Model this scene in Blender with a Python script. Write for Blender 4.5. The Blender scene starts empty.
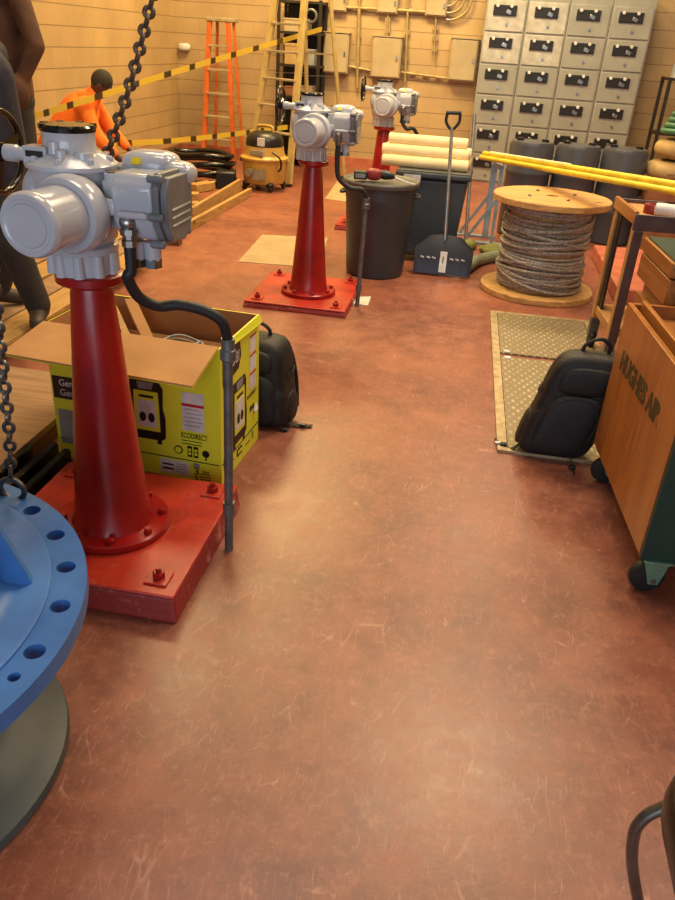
import bpy, bmesh, math, random
from mathutils import Vector, Matrix, Euler, Quaternion
random.seed(7)
R_ = math.radians
scene = bpy.context.scene
COL = scene.collection

# ------------------------------------------------------------------ camera
EYE = Vector((0, 0, 1.65))
F_PX, PITCH, ROLL, YAW = 760.0, R_(28.2), R_(3.8), R_(8.2)
FW = Vector((-math.sin(YAW)*math.cos(PITCH), math.cos(YAW)*math.cos(PITCH), -math.sin(PITCH)))
_r0 = Vector((math.cos(YAW), math.sin(YAW), 0)); _u0 = _r0.cross(FW)
RT = _r0*math.cos(ROLL)+_u0*math.sin(ROLL); UP = -_r0*math.sin(ROLL)+_u0*math.cos(ROLL)
cam_d = bpy.data.cameras.new('camera'); cam = bpy.data.objects.new('camera', cam_d); COL.objects.link(cam)
cam_d.sensor_fit = 'HORIZONTAL'; cam_d.sensor_width = 36; cam_d.lens = F_PX/675*36; cam_d.clip_start = .02
m3 = Matrix((RT, UP, -FW)).transposed()
cam.matrix_world = Matrix.Translation(EYE) @ m3.to_4x4()
scene.camera = cam
def ray(x, y): return FW+(x-337.5)/F_PX*RT-(y-450)/F_PX*UP
def at_z(x, y, z=0): d = ray(x, y); return EYE+d*((z-EYE.z)/d.z)
def at_y(x, y, Y): d = ray(x, y); return EYE+d*(Y/d.y)
# ------------------------------------------------------------------ light
scene.view_settings.view_transform = 'Standard'; scene.view_settings.look = 'None'
scene.view_settings.exposure = 0.0; scene.view_settings.gamma = 1; scene.view_settings.use_curve_mapping = False
w = bpy.data.worlds.new('daylight'); scene.world = w; w.use_nodes = True
w.node_tree.nodes['Background'].inputs[0].default_value = (.72, .82, 1, 1)
w.node_tree.nodes['Background'].inputs[1].default_value = .5
def area(name, loc, rot, sx, sy, e, c):
    d = bpy.data.lights.new(name, 'AREA'); d.shape = 'RECTANGLE'; d.size = sx; d.size_y = sy; d.energy = e; d.color = c
    o = bpy.data.objects.new(name, d); COL.objects.link(o); o.location = loc; o.rotation_euler = rot
    return o
area('bay_or_fill_lamp', (-2.2, 9.8, 4.8), (R_(10), 0, 0), 1.6, 1.0, 380, (1, .71, .29))
area('bay_or_fill_lamp', (.6, 9.4, 4.8), (R_(10), 0, 0), 1.6, 1.0, 170, (1, .79, .47))
area('bay_or_fill_lamp', (-2.3, 6.2, 4.8), (0, 0, 0), 1.6, 1.0, 150, (1, .74, .38))
area('bay_or_fill_lamp', (.6, 5.4, 4.8), (0, 0, 0), 1.6, 1.0, 190, (1, .78, .48))
area('bay_or_fill_lamp', (-.9, 3.0, 4.8), (0, 0, 0), 1.6, 1.0, 60, (1, .86, .68))  # added fill lamp, lightens the chest's left side; no fixture known here
area('bay_or_fill_lamp', (2.6, 3.4, 4.8), (0, 0, 0), 1.6, 1.0, 85, (1, .86, .66))
area('doorway_daylight', (-.4, -3.4, 1.7), (R_(88), 0, 0), 3.4, 2.6, 120, (.78, .88, 1))

# ------------------------------------------------------------------ materials
def lin(c):
    return tuple((v/255/12.92 if v/255 <= .04045 else ((v/255+.055)/1.055)**2.4) for v in c)+(1,)
class N:
    def __init__(s, name):
        s.m = bpy.data.materials.new(name); s.m.use_nodes = True; s.t = s.m.node_tree
        s.b = s.t.nodes['Principled BSDF']; s.c = s.new('ShaderNodeTexCoord')
    def new(s, k, **kw):
        n = s.t.nodes.new(k)
        for a, v in kw.items(): setattr(n, a, v)
        return n
    def ln(s, a, b): s.t.links.new(a, b)
    def noise(s, scale, detail=4, rough=.6, vec=None, dist=0):
        n = s.new('ShaderNodeTexNoise'); n.inputs['Scale'].default_value = scale; n.inputs['Detail'].default_value = detail
        n.inputs['Roughness'].default_value = rough; n.inputs['Distortion'].default_value = dist
        s.ln(vec or s.c.outputs['Object'], n.inputs['Vector']); return n.outputs['Fac']
    def mapv(s, scale=(1, 1, 1), rot=(0, 0, 0), src=None):
        n = s.new('ShaderNodeMapping'); n.inputs['Scale'].default_value = scale; n.inputs['Rotation'].default_value = rot
        s.ln(src or s.c.outputs['Object'], n.inputs['Vector']); return n.outputs['Vector']
    def ramp(s, f, stops):
        n = s.new('ShaderNodeValToRGB'); e = n.color_ramp.elements
        while len(e) < len(stops): e.new(.5)
        for i, (p, c) in enumerate(stops): e[i].position = p; e[i].color = c if len(c) == 4 else lin(c)
        s.ln(f, n.inputs['Fac']); return n.outputs['Color']
    def mix(s, f, a, b, blend='MIX'):
        n = s.new('ShaderNodeMix', data_type='RGBA', blend_type=blend)
        for v, k in ((f, 0), (a, 6), (b, 7)):
            if isinstance(v, (int, float)): n.inputs[k].default_value = v
            elif isinstance(v, tuple): n.inputs[k].default_value = v if len(v) == 4 else lin(v)
            else: s.ln(v, n.inputs[k])
        return n.outputs[2]
    def math(s, op, a, b=0):
        n = s.new('ShaderNodeMath', operation=op)
        for i, v in enumerate((a, b)):
            if isinstance(v, (int, float)): n.inputs[i].default_value = v
            else: s.ln(v, n.inputs[i])
        return n.outputs[0]
    def bump(s, f, strength=.3, dist=.01):
        n = s.new('ShaderNodeBump'); n.inputs['Strength'].default_value = strength; n.inputs['Distance'].default_value = dist
        s.ln(f, n.inputs['Height']); s.ln(n.outputs['Normal'], s.b.inputs['Normal'])
    def done(s, col=None, rough=.5, metal=0, spec=.5):
        if col is not None:
            if isinstance(col, tuple): s.b.inputs['Base Color'].default_value = col if len(col) == 4 else lin(col)
            else: s.ln(col, s.b.inputs['Base Color'])
        if isinstance(rough, (int, float)): s.b.inputs['Roughness'].default_value = rough
        else: s.ln(rough, s.b.inputs['Roughness'])
        s.b.inputs['Metallic'].default_value = metal; s.b.inputs['Specular IOR Level'].default_value = spec
        return s.m
def mat(name, c, rough=.5, metal=0, c2=None, scale=9, bump=0, spec=.5, lo=.35, hi=.7, bscale=None):
    n = N(name); c2 = c2 or tuple(int(v*.82) for v in c)
    f = n.noise(scale, 5)
    col = n.ramp(f, [(lo, c2), (hi, c)])
    if bump: n.bump(n.noise(bscale or scale*4, 3), bump)
    return n.done(col, rough, metal, spec)
def wood(name, c, c2, axis='Y', rough=.6, knots=True, sc=1.0):
    n = N(name)
    s = {'X': (1.2, 14, 14), 'Y': (14, 1.2, 14), 'Z': (14, 14, 1.2)}[axis]
    g = n.noise(2.2*sc, 5, .65, n.mapv(s), 1.2)
    col = n.ramp(g, [(.3, c2), (.62, c)])
    if knots:
        v = n.new('ShaderNodeTexVoronoi'); v.inputs['Scale'].default_value = 4.5
        n.ln(n.mapv({'X': (.6, 1, 1), 'Y': (1, .6, 1), 'Z': (1, 1, .6)}[axis]), v.inputs['Vector'])
        k = n.ramp(v.outputs['Distance'], [(.05, (255, 255, 255)), (.15, (0, 0, 0))])
        col = n.mix(k, col, tuple(int(q*.5) for q in c2))
    n.bump(g, .15, .004)
    return n.done(col, rough)
M = {}
# red-brown worn floor
n = N('worn_red_floor'); big = n.noise(1.1, 5, .62); mid = n.noise(7, 6, .7)
col = n.mix(n.ramp(big, [(.35, (0, 0, 0)), (.68, (255, 255, 255))]), (106, 59, 49), (150, 92, 68))
col = n.mix(n.ramp(mid, [(.42, (0, 0, 0)), (.72, (190, 190, 190))]), col, (170, 102, 78))
def scr(n, rot, sc, scale, w0, w1, off):
    v = n.new('ShaderNodeTexVoronoi', feature='DISTANCE_TO_EDGE'); v.inputs['Scale'].default_value = scale
    mp = n.new('ShaderNodeMapping'); mp.inputs['Rotation'].default_value = (0, 0, rot); mp.inputs['Scale'].default_value = sc; mp.inputs['Location'].default_value = (off, off*2, 0)
    wv = n.new('ShaderNodeTexNoise'); wv.inputs['Scale'].default_value = 2.5; wv.inputs['Detail'].default_value = 3; n.ln(n.c.outputs['Object'], wv.inputs['Vector'])
    ad = n.new('ShaderNodeVectorMath', operation='MULTIPLY_ADD'); n.ln(wv.outputs['Color'], ad.inputs[0]); ad.inputs[1].default_value = (.10, .10, .10); n.ln(n.c.outputs['Object'], ad.inputs[2])
    n.ln(ad.outputs[0], mp.inputs['Vector']); n.ln(mp.outputs[0], v.inputs['Vector'])
    ln_ = n.ramp(v.outputs['Distance'], [(w0, (255, 255, 255)), (w1, (0, 0, 0))])
    return ln_
for rot, sc, scale, off, thr in ((.4, (1, .12, 1), 13, 0, .54), (1.9, (1, .10, 1), 12, 3.1, .55), (1.1, (1, .12, 1), 20, 7.7, .54), (2.6, (1, .14, 1), 26, 5.2, .53), (2.2, (1, .2, 1), 40, 9.2, .53)):
    l = scr(n, rot, sc, scale, .004, .016, off)
    gate = n.ramp(n.noise(5+off, 4, .7, n.mapv((1, 1, 1), (0, 0, rot))), [(thr-.02, (0, 0, 0)), (thr+.1, (255, 255, 255))])
    k = n.mix(1.0, l, gate, 'MULTIPLY')
    col = n.mix(n.math('MULTIPLY', k, .34), col, (204, 156, 134))
fm = n.noise(26, 6, .78); col = n.mix(n.ramp(fm, [(.52, (0, 0, 0)), (.62, (150, 150, 150))]), col, (180, 118, 94))
fd = n.noise(19, 7, .8); col = n.mix(n.ramp(fd, [(.36, (150, 150, 150)), (.46, (0, 0, 0))]), col, (100, 54, 44))
sp = n.noise(140, 2, .5); col = n.mix(n.ramp(sp, [(.68, (0, 0, 0)), (.74, (150, 150, 150))]), col, (206, 160, 138))
dk = n.noise(3.3, 6, .75); col = n.mix(n.ramp(dk, [(.26, (170, 170, 170)), (.42, (0, 0, 0))]), col, (96, 52, 42))
n.bump(n.noise(60, 4), .12, .003)
M['floor'] = n.done(col, n.math('ADD', n.math('MULTIPLY', mid, .28), .22), 0, .5)
# painted block wall
def block(name, c, mort):
    n = N(name); sx = n.new('ShaderNodeSeparateXYZ'); n.ln(n.c.outputs['Object'], sx.inputs[0]); cx = n.new('ShaderNodeCombineXYZ')
    n.ln(n.math('ADD', sx.outputs[0], sx.outputs[1]), cx.inputs[0]); n.ln(sx.outputs[2], cx.inputs[1])
    b = n.new('ShaderNodeTexBrick'); b.inputs['Scale'].default_value = 1; b.inputs['Brick Width'].default_value = .406; b.inputs['Row Height'].default_value = .203
    b.inputs['Mortar Size'].default_value = .005; b.inputs['Mortar Smooth'].default_value = .4
    b.inputs['Color1'].default_value = lin(c); b.inputs['Color2'].default_value = lin(tuple(int(v*.95) for v in c)); b.inputs['Mortar'].default_value = lin(tuple(int(v*.90) for v in c))
    n.ln(cx.outputs[0], b.inputs['Vector'])
    col = n.mix(n.ramp(n.noise(1.6, 4), [(.35, (0, 0, 0)), (.75, (200, 200, 200))]), b.outputs['Color'], tuple(int(v*.80) for v in c))
    fr = n.math('FRACT', n.math('DIVIDE', sx.outputs[2], .203))
    hl = n.ramp(fr, [(.0, (255, 255, 255)), (.035, (255, 255, 255)), (.06, (0, 0, 0))])
    col = n.mix(n.math('MULTIPLY', hl, .75), col, mort)
    n.bump(hl, -.4, .008)
    return n.done(col, .6)
M['block'] = block('painted_block', (182, 154, 110), (108, 86, 58))
M['ceil'] = mat('ceiling_paint', (200, 190, 170), .8)
M['redpaint'] = mat('red_gloss_paint', (166, 24, 22), .28, c2=(130, 15, 15), scale=5, bump=.08, bscale=14)
n = N('worn_red_plinth_paint'); a = n.noise(3.5, 6, .7); b_ = n.noise(16, 6, .75)
col = n.ramp(a, [(.32, (130, 32, 24)), (.52, (176, 44, 28)), (.75, (196, 62, 38))])
col = n.mix(n.ramp(b_, [(.54, (0, 0, 0)), (.72, (210, 210, 210))]), col, (176, 92, 74))
n.bump(b_, .15, .004); M['plinth'] = n.done(col, .36)
M['plinthside'] = mat('chipped_plinth_side', (142, 40, 36), .55, c2=(190, 120, 108), scale=14, lo=.3, hi=.45, bump=.3)
M['actpaint'] = mat('light_grey_enamel', (190, 191, 197), .16, c2=(174, 175, 182), scale=4, spec=.6)
M['actshade'] = mat('shaded_grey_casting', (120, 122, 126), .35)  # shade on the terminal cover put into a darker grey
M['black'] = mat('black_plastic', (26, 26, 27), .38, c2=(16, 16, 17))
M['blackgloss'] = mat('black_gloss', (20, 20, 20), .18, c2=(12, 12, 12))
M['rubber'] = mat('black_rubber', (30, 30, 31), .55, c2=(20, 20, 20))
M['zinc'] = mat('zinc_metal', (176, 178, 176), .32, 1, c2=(130, 132, 130))
M['alu'] = mat('aluminium', (196, 198, 200), .3, .9, c2=(160, 162, 164))
M['galv'] = mat('galvanised_conduit', (120, 124, 124), .45, .6, c2=(92, 96, 96), scale=20)
M['chain'] = mat('dark_chain_steel', (112, 94, 76), .45, .4, c2=(68, 56, 46), scale=30)
M['chaingrey'] = mat('grey_chain_steel', (128, 126, 122), .4, .8, c2=(76, 74, 72), scale=30)
n = N('blue_valve_paint'); a = n.noise(4, 5, .65); s_ = n.noise(30, 5, .75, n.mapv((1, .25, 1), (0, 0, .7)))
col = n.ramp(a, [(.3, (44, 96, 164)), (.7, (70, 128, 200))]); col = n.mix(n.ramp(s_, [(.62, (0, 0, 0)), (.74, (140, 140, 140))]), col, (150, 176, 206))
M['blue'] = n.done(col, .42)
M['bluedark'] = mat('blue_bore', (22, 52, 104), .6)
M['slate'] = mat('slate_rubber', (72, 80, 82), .5, c2=(54, 61, 64), scale=6)
M['card'] = mat('cardboard', (196, 146, 88), .8, c2=(178, 128, 74), scale=5)
M['cardin'] = mat('cardboard_inside', (174, 126, 74), .85, c2=(156, 110, 64), scale=5)
M['yel'] = mat('yellow_printed_card', (222, 228, 58), .36, c2=(212, 218, 46), scale=3)
M['white'] = mat('white_print', (226, 226, 226), .5)
M['redprint'] = mat('red_print', (190, 30, 50), .5)
M['grey'] = mat('grey_print', (150, 152, 152), .5)
M['ink'] = mat('black_print', (18, 18, 16), .45)
M['can'] = mat('dark_grey_bin_plastic', (56, 60, 65), .42, c2=(46, 50, 55), scale=5)
M['canlid'] = mat('bin_lid_plastic', (84, 84, 80), .5, c2=(70, 70, 68))
M['slatebin'] = mat('slate_bin_plastic', (58, 66, 72), .5, c2=(48, 56, 62), scale=4)
M['navyplastic'] = mat('navy_shovel_plastic', (36, 38, 52), .42, c2=(28, 30, 42))
M['cream'] = mat('cream_roll', (244, 226, 178), .7, c2=(230, 208, 156), scale=6)
M['spoolwood'] = wood('spool_wood', (206, 160, 96), (150, 108, 60), 'X', .75)
n = N('wire_rope'); wv = n.new('ShaderNodeTexNoise'); a = n.noise(60, 3, .6, n.mapv((1, 1, 1.0))); b_ = n.noise(5, 4)
col = n.ramp(a, [(.3, (104, 98, 92)), (.7, (184, 178, 168))]); col = n.mix(n.ramp(b_, [(.5, (0, 0, 0)), (.75, (180, 180, 180))]), col, (150, 116, 74))
n.bump(a, .6, .006); M['rope'] = n.done(col, .5, .25)
M['grate'] = None
n = N('diamond_plate'); ck = n.new('ShaderNodeTexVoronoi', feature='F1'); ck.inputs['Scale'].default_value = 30; ck.inputs['Randomness'].default_value = .15
n.ln(n.mapv((1, .55, 1), (0, 0, .78)), ck.inputs['Vector']); f = n.ramp(ck.outputs['Distance'], [(.2, (255, 255, 255)), (.45, (0, 0, 0))])
col = n.mix(f, (134, 121, 94), (190, 178, 146)); col = n.mix(n.ramp(n.noise(4, 5), [(.4, (0, 0, 0)), (.7, (150, 150, 150))]), col, (138, 120, 92))
n.bump(f, .5, .004); M['grate'] = n.done(col, .5, .35)
M['grateframe'] = mat('worn_steel_angle', (196, 180, 140), .5, .4, c2=(150, 128, 96), scale=16)
M['orangeply'] = wood('varnished_plywood', (172, 108, 44), (134, 78, 28), 'Z', .3, True, .6)
M['orangeply2'] = wood('varnished_board', (164, 104, 46), (126, 74, 28), 'Y', .34, False, .6)
M['dkgreen'] = mat('dark_green_paint', (26, 64, 54), .42, c2=(20, 52, 44))
M['pgreen'] = mat('pale_green_hammered_steel', (120, 158, 134), .4, .3, c2=(98, 134, 112), scale=60)
M['stencil'] = mat('faded_green_stencil', (74, 62, 30), .6)
M['cartwood'] = wood('cart_wood', (186, 138, 80), (140, 98, 54), 'Z', .6)
M['cartsteel'] = mat('purple_grey_steel', (104, 94, 100), .4, .5, c2=(80, 70, 74), scale=8)
M['nylon'] = mat('black_nylon', (15, 15, 17), .62, c2=(9, 9, 11), scale=14, bump=.25, bscale=90)
M['nylongrey'] = mat('charcoal_nylon', (22, 22, 25), .6, c2=(14, 14, 17), scale=14, bump=.2, bscale=90)
M['strap'] = mat('black_webbing', (20, 20, 22), .7)
M['steeltube'] = mat('dark_tube_steel', (126, 130, 126), .25, .85, c2=(96, 98, 94))
M['vinyl'] = mat('dark_brown_vinyl', (44, 28, 22), .4, c2=(32, 20, 16))
M['plywood'] = wood('dusty_plywood', (158, 124, 88), (126, 94, 62), 'X', .85, False, .5)
M['lumber'] = wood('lumber', (182, 142, 80), (140, 102, 54), 'Y', .7)
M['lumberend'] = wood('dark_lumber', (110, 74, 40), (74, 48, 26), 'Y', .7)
M['orangefg'] = mat('orange_fibreglass', (214, 110, 48), .45, c2=(194, 94, 38))
M['yelfg'] = mat('pale_yellow_fibreglass', (190, 170, 112), .5, c2=(170, 148, 92))
M['yelbar'] = mat('bright_yellow_paint', (226, 204, 60), .4, c2=(206, 180, 44))
M['laddertop'] = mat('ladder_plastic', (176, 160, 124), .6)
M['vacyel'] = mat('vacuum_yellow', (188, 150, 72), .4, c2=(172, 134, 60))
M['vacgrey'] = mat('vacuum_grey', (150, 138, 116), .5)
M['mcc'] = mat('pale_grey_switchgear', (150, 150, 142), .42, c2=(134, 134, 126), scale=3)
M['mcclight'] = mat('lighter_switchgear_door', (190, 188, 178), .4)
M['box'] = mat('beige_grey_enclosure', (176, 160, 126), .5, c2=(160, 144, 110), scale=3)
M['conduit'] = mat('painted_conduit', (178, 158, 112), .5, .2, c2=(150, 128, 84))
M['shelfblack'] = mat('blackened_steel', (34, 26, 18), .6)
M['paper'] = mat('kraft_sheet', (172, 150, 112), .8, c2=(156, 132, 94), scale=5)
M['whitepaper'] = mat('white_sheet', (226, 218, 200), .8)
M['orangecloth'] = mat('orange_hi_vis_cloth', (255, 134, 34), .8, c2=(246, 112, 22), scale=7, bump=.3, bscale=10)
M['browncloth'] = mat('brown_canvas', (84, 52, 34), .85, c2=(62, 38, 24), scale=7, bump=.5, bscale=12)
M['navycloth'] = mat('navy_cloth', (18, 20, 42), .8, c2=(12, 14, 32), scale=7, bump=.4, bscale=12)
M['darkcloth'] = mat('charcoal_trouser_cloth', (52, 46, 40), .85, c2=(38, 33, 29), scale=8, bump=.5, bscale=14)
M['skin'] = mat('skin', (160, 110, 84), .55, c2=(146, 96, 72))
M['skindark'] = mat('dark_skin', (84, 54, 40), .55, c2=(70, 44, 32))
M['hair'] = mat('dark_hair', (30, 22, 18), .7)
M['cap'] = mat('dark_olive_knit', (58, 50, 34), .85, c2=(44, 38, 26), scale=40, bump=.3)
M['boot'] = mat('brown_boot', (58, 44, 32), .6)
M['drum'] = mat('blue_grey_plastic', (74, 76, 84), .32, c2=(62, 64, 72), scale=4)
M['bluesteel'] = mat('pale_blue_grey_steel', (150, 166, 180), .4, .3)
M['hosegreen'] = mat('green_hose', (70, 124, 92), .5)
M['pipegreen'] = mat('grey_green_hose', (128, 136, 112), .55)
M['canvas'] = mat('tan_canvas', (182, 154, 104), .85, c2=(160, 132, 84), scale=6, bump=.4, bscale=10)
M['tarp'] = mat('olive_tarp', (122, 122, 56), .7, c2=(92, 100, 44), scale=12, bump=.5, bscale=16)
M['brownboard'] = mat('brown_board', (150, 96, 60), .7)
M['salmon'] = mat('dusty_red_pad', (190, 110, 84), .6, c2=(160, 84, 62), scale=8)
M['toolred'] = mat('tool_red', (150, 40, 36), .45)
M['yelsticker'] = mat('yellow_sticker', (236, 210, 40), .5)
n = N('caution_tape'); wv = n.new('ShaderNodeTexWave', wave_type='BANDS', bands_direction='X'); wv.inputs['Scale'].default_value = 2.1; wv.inputs['Distortion'].default_value = 0
n.ln(n.mapv((1, 1, 1.6)), wv.inputs['Vector']); f = n.ramp(wv.outputs['Fac'], [(.82, (0, 0, 0)), (.88, (255, 255, 255))])
M['tape'] = n.done(n.mix(f, (204, 172, 56), (64, 48, 20)), .5)

# ------------------------------------------------------------------ mesh helpers
class MB:
    def __init__(s, o=None): s.bm = bmesh.new(); s.o = o
    def _add(s, verts, faces):
        vs = [s.bm.verts.new(v) for v in verts]
        for f in faces:
            try: s.bm.faces.new([vs[i] for i in f])
            except ValueError: pass
        return s
    def box(s, c, d, rot=None):
        c = Vector(c); m = rot if isinstance(rot, Matrix) else (Euler(rot).to_matrix() if rot else Matrix.Identity(3))
        v = [c+m @ Vector((x*d[0]/2, y*d[1]/2, z*d[2]/2)) for x in (-1, 1) for y in (-1, 1) for z in (-1, 1)]
        return s._add(v, [(0, 1, 3, 2), (4, 6, 7, 5), (0, 4, 5, 1), (2, 3, 7, 6), (0, 2, 6, 4), (1, 5, 7, 3)])
    def beam(s, p0, p1, wx, wy, up=(0, 0, 1)):
        p0, p1 = Vector(p0), Vector(p1); d = (p1-p0); L = d.length; z = d.normalized(); u = Vector(up)
        if abs(z.dot(u)) > .98: u = Vector((0, 1, 0))
        x = u.cross(z).normalized(); y = z.cross(x)
        return s.box((p0+p1)/2, (wx, wy, L), Matrix((x, y, z)).transposed())
    def cyl(s, p0, p1, r0, r1=None, n=24):
        return s.lathe_ax([(r0, 0), (r0 if r1 is None else r1, 1)], p0, p1, n)
    def lathe_ax(s, prof, p0, p1, n=32):
        p0, p1 = Vector(p0), Vector(p1); d = p1-p0; q = d.normalized().to_track_quat('Z', 'Y'); L = d.length
        return s.lathe([(r, t*L) for r, t in prof], p0, q.to_matrix(), n)
    def lathe(s, prof, o=(0, 0, 0), m=None, n=40, caps=True):
        o = Vector(o); m = m or Matrix.Identity(3); v = []; f = []
        for r, z in prof:
            for k in range(n): a = 2*math.pi*k/n; v.append(o+m @ Vector((r*math.cos(a), r*math.sin(a), z)))
        for i in range(len(prof)-1):
            for k in range(n): k2 = (k+1) % n; f.append((i*n+k, i*n+k2, (i+1)*n+k2, (i+1)*n+k))
        if caps: f.append(tuple(range(n))[::-1]); f.append(tuple((len(prof)-1)*n+k for k in range(n)))
        return s._add(v, f)
    def tube(s, pts, r, n=10, closed=False, sub=0):
        pts = [Vector(p) for p in pts]
        if sub: pts = smooth(pts, sub, closed)
        N_ = len(pts); v = []; f = []; nrm = None
        rad = r if callable(r) else (lambda t: r)
        for i, p in enumerate(pts):
            t = (pts[(i+1) % N_]-pts[i-1]) if closed else (pts[min(i+1, N_-1)]-pts[max(i-1, 0)])
            t.normalize()
            if nrm is None: nrm = t.orthogonal().normalized()
            nrm = (nrm-t*nrm.dot(t)).normalized(); b = t.cross(nrm); rr = rad(i/max(1, N_-1))
            for k in range(n): a = 2*math.pi*k/n; v.append(p+nrm*(rr*math.cos(a))+b*(rr*math.sin(a)))
        for i in range(N_ if closed else N_-1):
            j = (i+1) % N_
            for k in range(n): k2 = (k+1) % n; f.append((i*n+k, i*n+k2, j*n+k2, j*n+k))
        if not closed: f.append(tuple(range(n))[::-1]); f.append(tuple((N_-1)*n+k for k in range(n)))
        return s._add(v, f)
    def ribbon(s, pts, wv, th=.003):
        pts = [Vector(p) for p in pts]; wv = Vector(wv); v = []; f = []
        for i, p in enumerate(pts):
            t = (pts[min(i+1, len(pts)-1)]-pts[max(i-1, 0)]).normalized(); nn = t.cross(wv).normalized()*th/2
            v += [p-wv/2-nn, p+wv/2-nn, p+wv/2+nn, p-wv/2+nn]
        for i in range(len(pts)-1):
            for k in range(4): f.append((i*4+k, i*4+(k+1) % 4, i*4+4+(k+1) % 4, i*4+4+k))
        f.append((3, 2, 1, 0)); e = (len(pts)-1)*4; f.append((e, e+1, e+2, e+3))
        return s._add(v, f)
    def ell(s, c, r, rot=None, p=2.0, u=20, w_=14):
        c = Vector(c); m = Euler(rot).to_matrix() if rot else Matrix.Identity(3); v = []; f = []
        sg = lambda x, e: math.copysign(abs(x)**e, x); e = 2.0/p
        for j in range(1, w_):
            ph = -math.pi/2+math.pi*j/w_
            for k in range(u):
                a = 2*math.pi*k/u
                v.append(c+m @ Vector((r[0]*sg(math.cos(ph), e)*sg(math.cos(a), e), r[1]*sg(math.cos(ph), e)*sg(math.sin(a), e), r[2]*sg(math.sin(ph), e))))
        for j in range(w_-2):
            for k in range(u): k2 = (k+1) % u; f.append((j*u+k, j*u+k2, (j+1)*u+k2, (j+1)*u+k))
        v += [c+m @ Vector((0, 0, -r[2])), c+m @ Vector((0, 0, r[2]))]; b = len(v)-2
        for k in range(u): k2 = (k+1) % u; f.append((b, k2, k)); f.append((b+1, (w_-2)*u+k, (w_-2)*u+k2))
        return s._add(v, f)
    def prism(s, poly, vec):
        poly = [Vector(p) for p in poly]; vec = Vector(vec); k = len(poly)
        return s._add(poly+[p+vec for p in poly], [tuple(range(k))[::-1], tuple(range(k, 2*k))]+[(i, (i+1) % k, k+(i+1) % k, k+i) for i in range(k)])
    def caps(s, a, b, ra, rb):       # tapered capsule used for bodies (merged by remesh)
        a, b = Vector(a), Vector(b); s.ell(a, (ra,)*3, u=14, w_=10); s.ell(b, (rb,)*3, u=14, w_=10); s.cyl(a, b, ra*.995, rb*.995, 14); return s
    def build(s, name, material, parent=None, bevel=0, smooth_=True, remesh=0, smoothing=0, sharp=38):
        bm = s.bm; bmesh.ops.recalc_face_normals(bm, faces=bm.faces)
        if s.o is not None: bmesh.ops.translate(bm, verts=bm.verts, vec=-s.o.location)
        me = bpy.data.meshes.new(name); bm.to_mesh(me); bm.free()
        o = bpy.data.objects.new(name, me); COL.objects.link(o)
        if remesh:
            md = o.modifiers.new('r', 'REMESH'); md.mode = 'VOXEL'; md.voxel_size = remesh
            if smoothing: sm = o.modifiers.new('s', 'SMOOTH'); sm.iterations = smoothing; sm.factor = .5
            dg = bpy.context.evaluated_depsgraph_get(); me2 = bpy.data.meshes.new_from_object(o.evaluated_get(dg)); o.modifiers.clear(); o.data = me2; me = me2
        mats = material if isinstance(material, list) else [material]
        me.materials.clear()
        for m_ in mats: me.materials.append(m_)
        if smooth_:
            for p in me.polygons: p.use_smooth = True
            if not remesh: me.set_sharp_from_angle(angle=R_(sharp))
        if bevel:
            bv = o.modifiers.new('bevel', 'BEVEL'); bv.width = bevel; bv.segments = 2; bv.limit_method = 'ANGLE'; bv.angle_limit = R_(40)
        if parent is not None: o.parent = parent
        return o
def smooth(pts, sub, closed=False):
    out = []; n_ = len(pts)
    for i in range(n_ if closed else n_-1):
        if closed: p0, p1, p2, p3 = pts[i-1], pts[i], pts[(i+1) % n_], pts[(i+2) % n_]
        else: p0, p1, p2, p3 = pts[max(i-1, 0)], pts[i], pts[i+1], pts[min(i+2, n_-1)]
        for k in range(sub):
            t = k/sub; out.append(.5*((2*p1)+(p2-p0)*t+(2*p0-5*p1+4*p2-p3)*t*t+(3*p1-p0-3*p2+p3)*t**3))
    if not closed: out.append(pts[-1])
    return out
def tag(o, label=None, cat=None, group=None, kind=None):
    if label: o['label'] = label
    if cat: o['category'] = cat
    if group: o['group'] = group
    if kind: o['kind'] = kind
    return o
def thing(name, label, cat, loc=(0, 0, 0), rz=0, group=None):
    o = bpy.data.objects.new(name, None); COL.objects.link(o); o.location = loc; o.rotation_euler = (0, 0, rz); o.empty_display_size = .1
    return tag(o, label, cat, group)
def copy_tree(o, parent=None):
    c = o.copy(); COL.objects.link(c)
    if parent is not None: c.parent = parent
    for ch in list(o.children): copy_tree(ch, c)
    return c
def struct(name, mb, m, **k): return tag(mb.build(name, m, **k), kind='structure')
def txt(s, size, material, parent, mx, name='printed_text', ext=.0006, align='LEFT', sx=1.0, bold=0):
    c = bpy.data.curves.new(name, 'FONT'); c.body = s; c.size = size; c.extrude = ext; c.offset = bold; c.align_x = align; c.align_y = 'CENTER'
    o = bpy.data.objects.new(name, c); COL.objects.link(o); dg = bpy.context.evaluated_depsgraph_get()
    me = bpy.data.meshes.new_from_object(o.evaluated_get(dg)); bpy.data.objects.remove(o); bpy.data.curves.remove(c)
    me.materials.clear(); me.materials.append(material); me.transform(mx @ Matrix.Diagonal((sx, 1, 1, 1)))
    o = bpy.data.objects.new(name, me); COL.objects.link(o); o.parent = parent
    return o
def frame_m(o, x, y):          # matrix with origin o, text running along x, up along y
    x = Vector(x).normalized(); y = Vector(y).normalized(); z = x.cross(y)
    m = Matrix((x, y, z)).transposed().to_4x4(); m.translation = Vector(o); return m

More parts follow.
